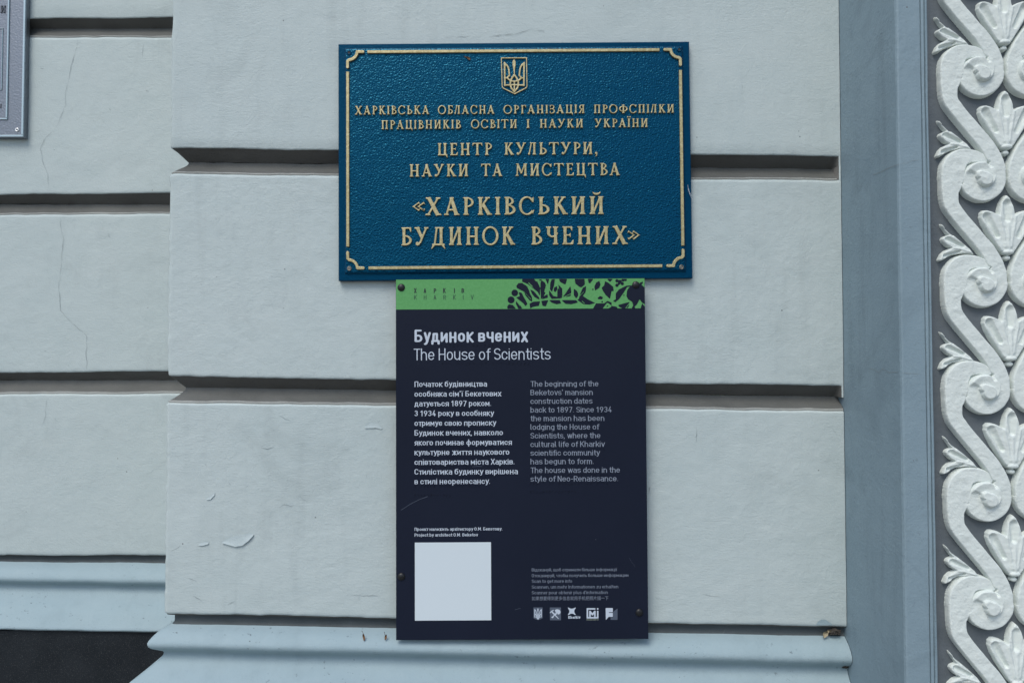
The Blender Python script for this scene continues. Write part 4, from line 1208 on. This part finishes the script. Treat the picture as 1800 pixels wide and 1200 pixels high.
def text_lines(name, lines, m, w, cap, track=.02, space=.30, lift=.0004):
    parts = []
    for txt, a, b, y in lines:
        xa, za = L2(a, y); xb, zb = L2(b, y)
        parts.append(word(txt, 'sans', xa, xb, (za + zb) / 2, cap, YI - lift, w=w, track=track, space=space))
    return link(name, mesh(name, *join(parts)), m, pan)


text_lines('heading', [('Будинок вчених', 728.8, 928.2, 600.4)], M['ink'], .185, .0212)
text_lines('subheading', [('The House of Scientists', 727, 968, 632)], M['ink'], .10, .0195)
ua = ["Початок будівництва", "особняка сім'ї Бекетових", "датується 1897 роком.", "З 1934 року в особняку", "отримує свою прописку", "Будинок вчених, навколо", "якого починає формуватися", "культурне життя наукового", "співтовариства міста Харків.", "Стилістика будинку вирішена", "в стилі неоренесансу."]
ue = [856, 881.3, 863.3, 868.6, 872.5, 883.9, 899.8, 895.2, 904.3, 910.2, 861.4]
text_lines('paragraph', [(s, 728.7, e, 679.2 + 17.08 * i) for i, (s, e) in enumerate(zip(ua, ue))], M['ink'], .15, .0092)
en = ["The beginning of the", "Beketovs' mansion", "construction dates", "back to 1897. Since 1934", "the mansion has been", "lodging the House of", "Scientists, where the", "cultural life of Kharkiv", "scientific community", "has begun to form.", "The house was done in the", "style of Neo-Renaissance."]
ee = [1051.7, 1041.9, 1041.5, 1075.6, 1062.2, 1053.8, 1055.2, 1063.2, 1054.8, 1043.3, 1089.6, 1086.3]
text_lines('paragraph', [(s, 932.5, e, 678.8 + 15.14 * i) for i, (s, e) in enumerate(zip(en, ee))], M['ink_dim'], .125, .0092)
text_lines('caption', [("Проєкт належить архітектору О.М. Бекетову.", 728.8, 883, 931.7), ("Project by architect O.M. Beketov", 728.8, 840.3, 942)], M['ink'], .165, .0052)
text_lines('caption', [("Відскануй, щоб отримати більше інформації", 934.8, 1084.8, 1003), ("Отсканируй, чтобы получить больше информации", 934.8, 1104.5, 1013.1), ("Scan to get more info", 934.8, 1005.4, 1023.2),
                       ("Scannen, um mehr Informationen zu erhalten", 934.8, 1086.6, 1033.2), ("Scanner pour obtenir plus d'information", 934.8, 1068.2, 1043.2)], M['ink_faint'], .13, .0052)
# the Chinese line
cu = bpy.data.curves.new('tmp', 'FONT'); cu.body = '如果想要得到更多信息就用手机把照片描一下'; cu.fill_mode = 'FRONT'; cu.resolution_u = 3
ob = bpy.data.objects.new('tmp', cu); COL.objects.link(ob)
me = bpy.data.meshes.new_from_object(ob.evaluated_get(bpy.context.evaluated_depsgraph_get())); bpy.data.objects.remove(ob)
va = np.array([q.co[:] for q in me.vertices]); xa, za = L2(934.8, 1054.6); xb, _ = L2(1069.5, 1054.6); zc = L2(934.8, 1047.4)[1]
va[:, 0] = xa + (va[:, 0] - va[:, 0].min()) / np.ptp(va[:, 0]) * (xb - xa); va[:, 1] = za + (va[:, 1] - va[:, 1].min()) / np.ptp(va[:, 1]) * (zc - za)
link('caption', mesh('caption', [(a, YI - .0004, b) for a, b, c in va], [tuple(p.vertices) for p in me.polygons]), M['ink_faint'], pan)
# blank pale label where the scan square sits
a = L2(729.2, 953); b = L2(863.6, 1089.2)
link('label_patch', mesh('label_patch', *box(a[0], b[0], YI - .0004, YI + .0002, b[1], a[1])), M['patch'], pan)

# braille rows under the printed lines
BR = dict(zip('abcdefghijklmnopqrstuvwxyz', '1 12 14 145 15 124 1245 125 24 245 13 123 134 1345 135 1234 12345 1235 234 2345 136 1236 2456 1346 13456 1356'.split()))
BR.update(dict(zip('абвгдеєжзиіїйклмнопрстуфхцчшщьюяы', '1 12 2456 1245 145 15 345 245 1356 1346 13456 1456 12346 13 123 134 1345 135 1234 1235 234 2345 136 124 125 14 12345 156 1346 23456 1256 1246 2346'.split())))
BR.update({'.': '256', ',': '2', '-': '36', "'": '3', '1': '1', '8': '125', '9': '24', '7': '1245', '3': '14', '4': '145', 'З': '1356'})


def braille(lines, pitch=3.6):
    V = []; Fs = []
    for txt, x, y in lines:
        for ch in txt:
            for dn in BR.get(ch.lower(), ''):
                n = int(dn) - 1; X, Z = L2(x + (n // 3) * 1.5, y + (n % 3) * 1.7); r = .00056; k = len(V)
                V += [(X - r, YI - .0001, Z), (X, YI - .0001, Z - r), (X + r, YI - .0001, Z), (X, YI - .0001, Z + r), (X, YI - .0008, Z)]
                Fs += [(k, k + 1, k + 4), (k + 1, k + 2, k + 4), (k + 2, k + 3, k + 4), (k + 3, k, k + 4)]
            x += pitch
    o = link('braille', mesh('braille', V, Fs), M['braille'], pan); o['kind'] = 'stuff'; return o


braille([('будинок вчених', 776, 606), ('the house of scientists', 777, 637.5)], 6.9)
braille([(s, 729, 682 + 17.08 * i) for i, s in enumerate(ua)] + [('неоренесансу', 729, 869)], 5.6)
braille([(s, 932, 681.5 + 15.14 * i) for i, s in enumerate(en)] + [('neo-renaissance', 932, 863)], 5.6)

# printed marks in the foot row
lx = lambda a, b: (925 + a / 10.286, 1055 + b / 10.286)
xs = np.arange(100, 1700, 5.0); ys = np.arange(100, 380, 5.0); X, Y = np.meshgrid(xs, ys)
s1 = flat_print('logo', d_poly(X, Y, [(130, 120), (297, 120), (297, 310), (280, 325), (213, 348), (146, 325), (130, 310)]), lx, M['ink_slate'], pan, .0003)
d = trident(512 + (X - 213) * 4.25, 155 + (Y - 135) * 4.35) / 4.3 - 1.5
flat_print('logo_mark', np.where(np.abs(X - 213) > 75, 9, d), lx, M['ink'], s1, .0006)
s2 = flat_print('logo', d_poly(X, Y, [(425, 120), (628, 120), (628, 352), (430, 352)]), lx, M['ink_slate'], pan, .0003)
d = union(d_poly(X, Y, [(515, 165), (560, 150), (605, 165), (622, 200), (610, 235), (575, 250), (560, 225), (530, 205)]), d_line(X, Y, [(545, 235), (520, 260), (500, 225)], 16), d_caps(X, Y, 470, 205, 582, 322, 26, 12), d_caps(X, Y, 560, 205, 470, 300, 22, 16),
          d_line(X, Y, [(435, 215), (455, 190), (490, 170)], 16), d_poly(X, Y, [(455, 290), (480, 280), (495, 300), (480, 312), (458, 308)]))
flat_print('logo_mark', d, lx, M['ink'], s2, .0006)
cx, cy = 823, 190
d = d_poly(X, Y, [(750, 120), (766, 124), (800, 140), (823, 144), (848, 140), (882, 124), (896, 120), (892, 136), (872, 165), (868, 190), (872, 215), (894, 250), (892, 258), (876, 252), (848, 236), (823, 232), (800, 236), (770, 254), (752, 258), (754, 248), (776, 215), (780, 190), (774, 165), (756, 136)])
s3 = flat_print('logo', d, lx, M['ink'], pan, .0004)
d = union(d_poly(X, Y, [(1092, 132), (1250, 132), (1250, 160), (1120, 160), (1120, 292), (1278, 292), (1278, 180), (1305, 180), (1305, 320), (1092, 320)]), d_poly(X, Y, [(1278, 132), (1305, 132), (1305, 160), (1278, 160)]),
          d_line(X, Y, [(1152, 278), (1152, 192), (1196, 250), (1240, 192), (1240, 278)], 30))
s4 = flat_print('logo', d, lx, M['ink'], pan, .0004)
s5 = flat_print('logo', d_poly(X, Y, [(1435, 130), (1565, 130), (1565, 205), (1495, 205), (1495, 217), (1565, 217), (1565, 290), (1490, 290), (1440, 347)]), lx, M['ink'], pan, .0006)
flat_print('logo_mark', d_poly(X, Y, [(1525, 300), (1568, 300), (1568, 200), (1650, 140), (1650, 345), (1525, 345)]), lx, M['ink_slate'], s5, .0003)


def tiny(txt, a, b, y, cap, m, par, w):
    xa, za = L2(*lx(a, y)); xb, zb = L2(*lx(b, y))
    link('lettering', mesh('lettering', *word(txt, 'sans', xa, xb, za, cap, YI - .0004, w=w, track=.03)), m, par)


tiny('Kharkiv', 760, 980, 320, .0041, M['ink'], s3, .24)
tiny('MOREINFO', 1092, 1305, 354, .0022, M['ink_olive'], s4, .2)
for px, py in ((705.4, 505.4), (1117.6, 500.8), (705.4, 1012.8), (1123.8, 1075.8)):
    X, Z = L2(px, py)
    link('screw_cap', mesh('screw_cap', *dome(X, Z, .0066, YI, .0034), True), M['cap'], pan)
# a long faint scratch low on the board
def scratch(pts, w):
    P = [L2(*p) for p in pts]; V = [(a, YI - .0003, b + w / 2) for a, b in P] + [(a, YI - .0003, b - w / 2) for a, b in P]; n = len(P)
    link('scratch', mesh('scratch', V, [(i, i + 1, i + 1 + n, i + n) for i in range(n - 1)]), M['ink_slate'], pan)
scratch([(705, 896), (722, 885), (738, 877), (752, 872)], .0007); scratch([(1106, 500 + 480), (1116, 995)], .0004); scratch([(830, 820), (840, 819), (848, 819.5)], .0006); scratch([(905, 1071), (915, 1068)], .0005)

# ------------------------------------------------------------------ silver plaque at the left edge of the view
YV = YW - .014
p = W(-180, 120, YV)
sil = thing('metal_plaque', 'hammered silver metal plaque with raised double frames on the recessed wall', 'plaque', (float(p[0]), YW, float(p[2])), -R(0.05))


def L3(px, py):
    a, b = local(sil, px, py, YV); return float(a), float(b)


def frame(name, x0, x1, z0, z1, w, yb, h, m, par):
    q = [box(x0, x1, yb - h, yb + .002, z0, z0 + w, .0008), box(x0, x1, yb - h, yb + .002, z1 - w, z1, .0008), box(x0, x0 + w, yb - h, yb + .002, z0 + w, z1 - w, .0008), box(x1 - w, x1, yb - h, yb + .002, z0 + w, z1 - w, .0008)]
    return link(name, mesh(name, *join(q)), m, par)


yv = YV - YW
x1, z0 = L3(44.6, 120)[0], L3(20, 242)[1]; x0 = x1 - .62; z1 = z0 + .52
v, f = box(x0, x1, yv, -.0008, z0, z1, .001)
link('back_plate', mesh('back_plate', v, f), M['silver'], sil)
frame('border_rim', x0 + .001, x1 - .001, z0 + .001, z1 - .001, .0052, yv, .0022, M['silver_rim'], sil)
xi = L3(15.5, 120)[0]; zi = L3(10, 211)[1]
fr_ = frame('inner_frame', x0 + (x1 - xi), xi, zi, z1 - (zi - z0), .0040, yv, .0028, M['silver_rim'], sil)
xj = L3(4.6, 120)[0]; zj = L3(2, 159)[1]; zk = L3(2, 50)[1]
frame('inner_frame', x0 + (x1 - xj), xj, zj, zk, .0022, yv, .0020, M['silver_rim'], sil)
xa, za = L3(-7.5, 23); xb, _ = L3(10.0, 23)
link('lettering', mesh('lettering', *word('РИ', 'serif', xa, xb, za, .0165, yv, track=.1, depth=.10, bevel=.02)), M['silver_text'], sil)
xa, za = L3(-5.5, 190); xb, _ = L3(3.0, 190)
link('lettering', mesh('lettering', *word('Ы', 'serif', xa, xb, za, .0090, yv, track=.1, depth=.12, bevel=.02)), M['silver_text'], sil)
X, Z = L3(30.2, 228.6)
s = link('screw', mesh('screw', *ring(X, Z, .0016, .0046, yv, .0014), True), M['bright_screw'], sil)
link('screw_recess', mesh('screw_recess', *dome(X, Z, .0019, yv + .0002, .0004), True), M['hole'], s)

# ------------------------------------------------------------------ small dry things on the ledge
p = W(1450, 1113, .002)
lf = thing('dry_leaf', 'small pale dry leaf caught in the dark slot above the plinth ledge', 'leaf', tuple(float(k) for k in p))
link('leaf_blade', mesh('leaf_blade', *join([leaf_mesh(0, 0, 0, .0135, .0085, 1.0, .004), leaf_mesh(.006, .001, .004, .009, .005, .3, .003)]), True), M['leaf'], lf)
p = W(1467, 1110, .004)
dl = thing('dirt_clump', 'dark dirt clump packed in the slot end behind the pale dry leaf', 'dirt', tuple(float(k) for k in p))
rv, rf = dome(0, 0, .012, .004, .010, 8, 18)
rv = [(x * 1.0 + .002 * noise(x * 300, z * 300, 3), y + .004 * noise(x * 400, z * 400, 5), z * .45 + .002 * noise(x * 350, z * 350, 9)) for x, y, z in rv]
link('dirt_body', mesh('dirt_body', rv, rf), M['dirt'], dl)
p = W(1486, 1168, -.004)
d2_ = thing('dirt_clump', 'dark dirt clump under the end of the plinth ledge, against the blue-grey surround', 'dirt', tuple(float(k) for k in p))
rv2 = [(x * .55, y * .6, z * 1.3) for x, y, z in rv]
link('dirt_body', mesh('dirt_body', rv2, rf), M['dirt'], d2_)
for i, (x, y, L, ang, lab) in enumerate(((640, 1118, .0085, 1.75, 'thin dark brown insect husk on the pale plinth ledge, nearer the corner'), (678.5, 1118, .0070, 1.45, 'reddish brown insect husk on the pale plinth ledge right beside the navy panel'))):
    p = W(x, y, -.0125)
    hs = thing('insect_husk', lab, 'insect husk', tuple(float(k) for k in p), 0, 'insect husks on the plinth ledge')
    link('husk_body', mesh('husk_body', *join([leaf_mesh(0, -.001, 0, L * 1.5, .0042, ang, .002), leaf_mesh(-.002, -.001, L * .9, L * .9, .0009, ang + .25, .001)]), True), M['husk'], hs)
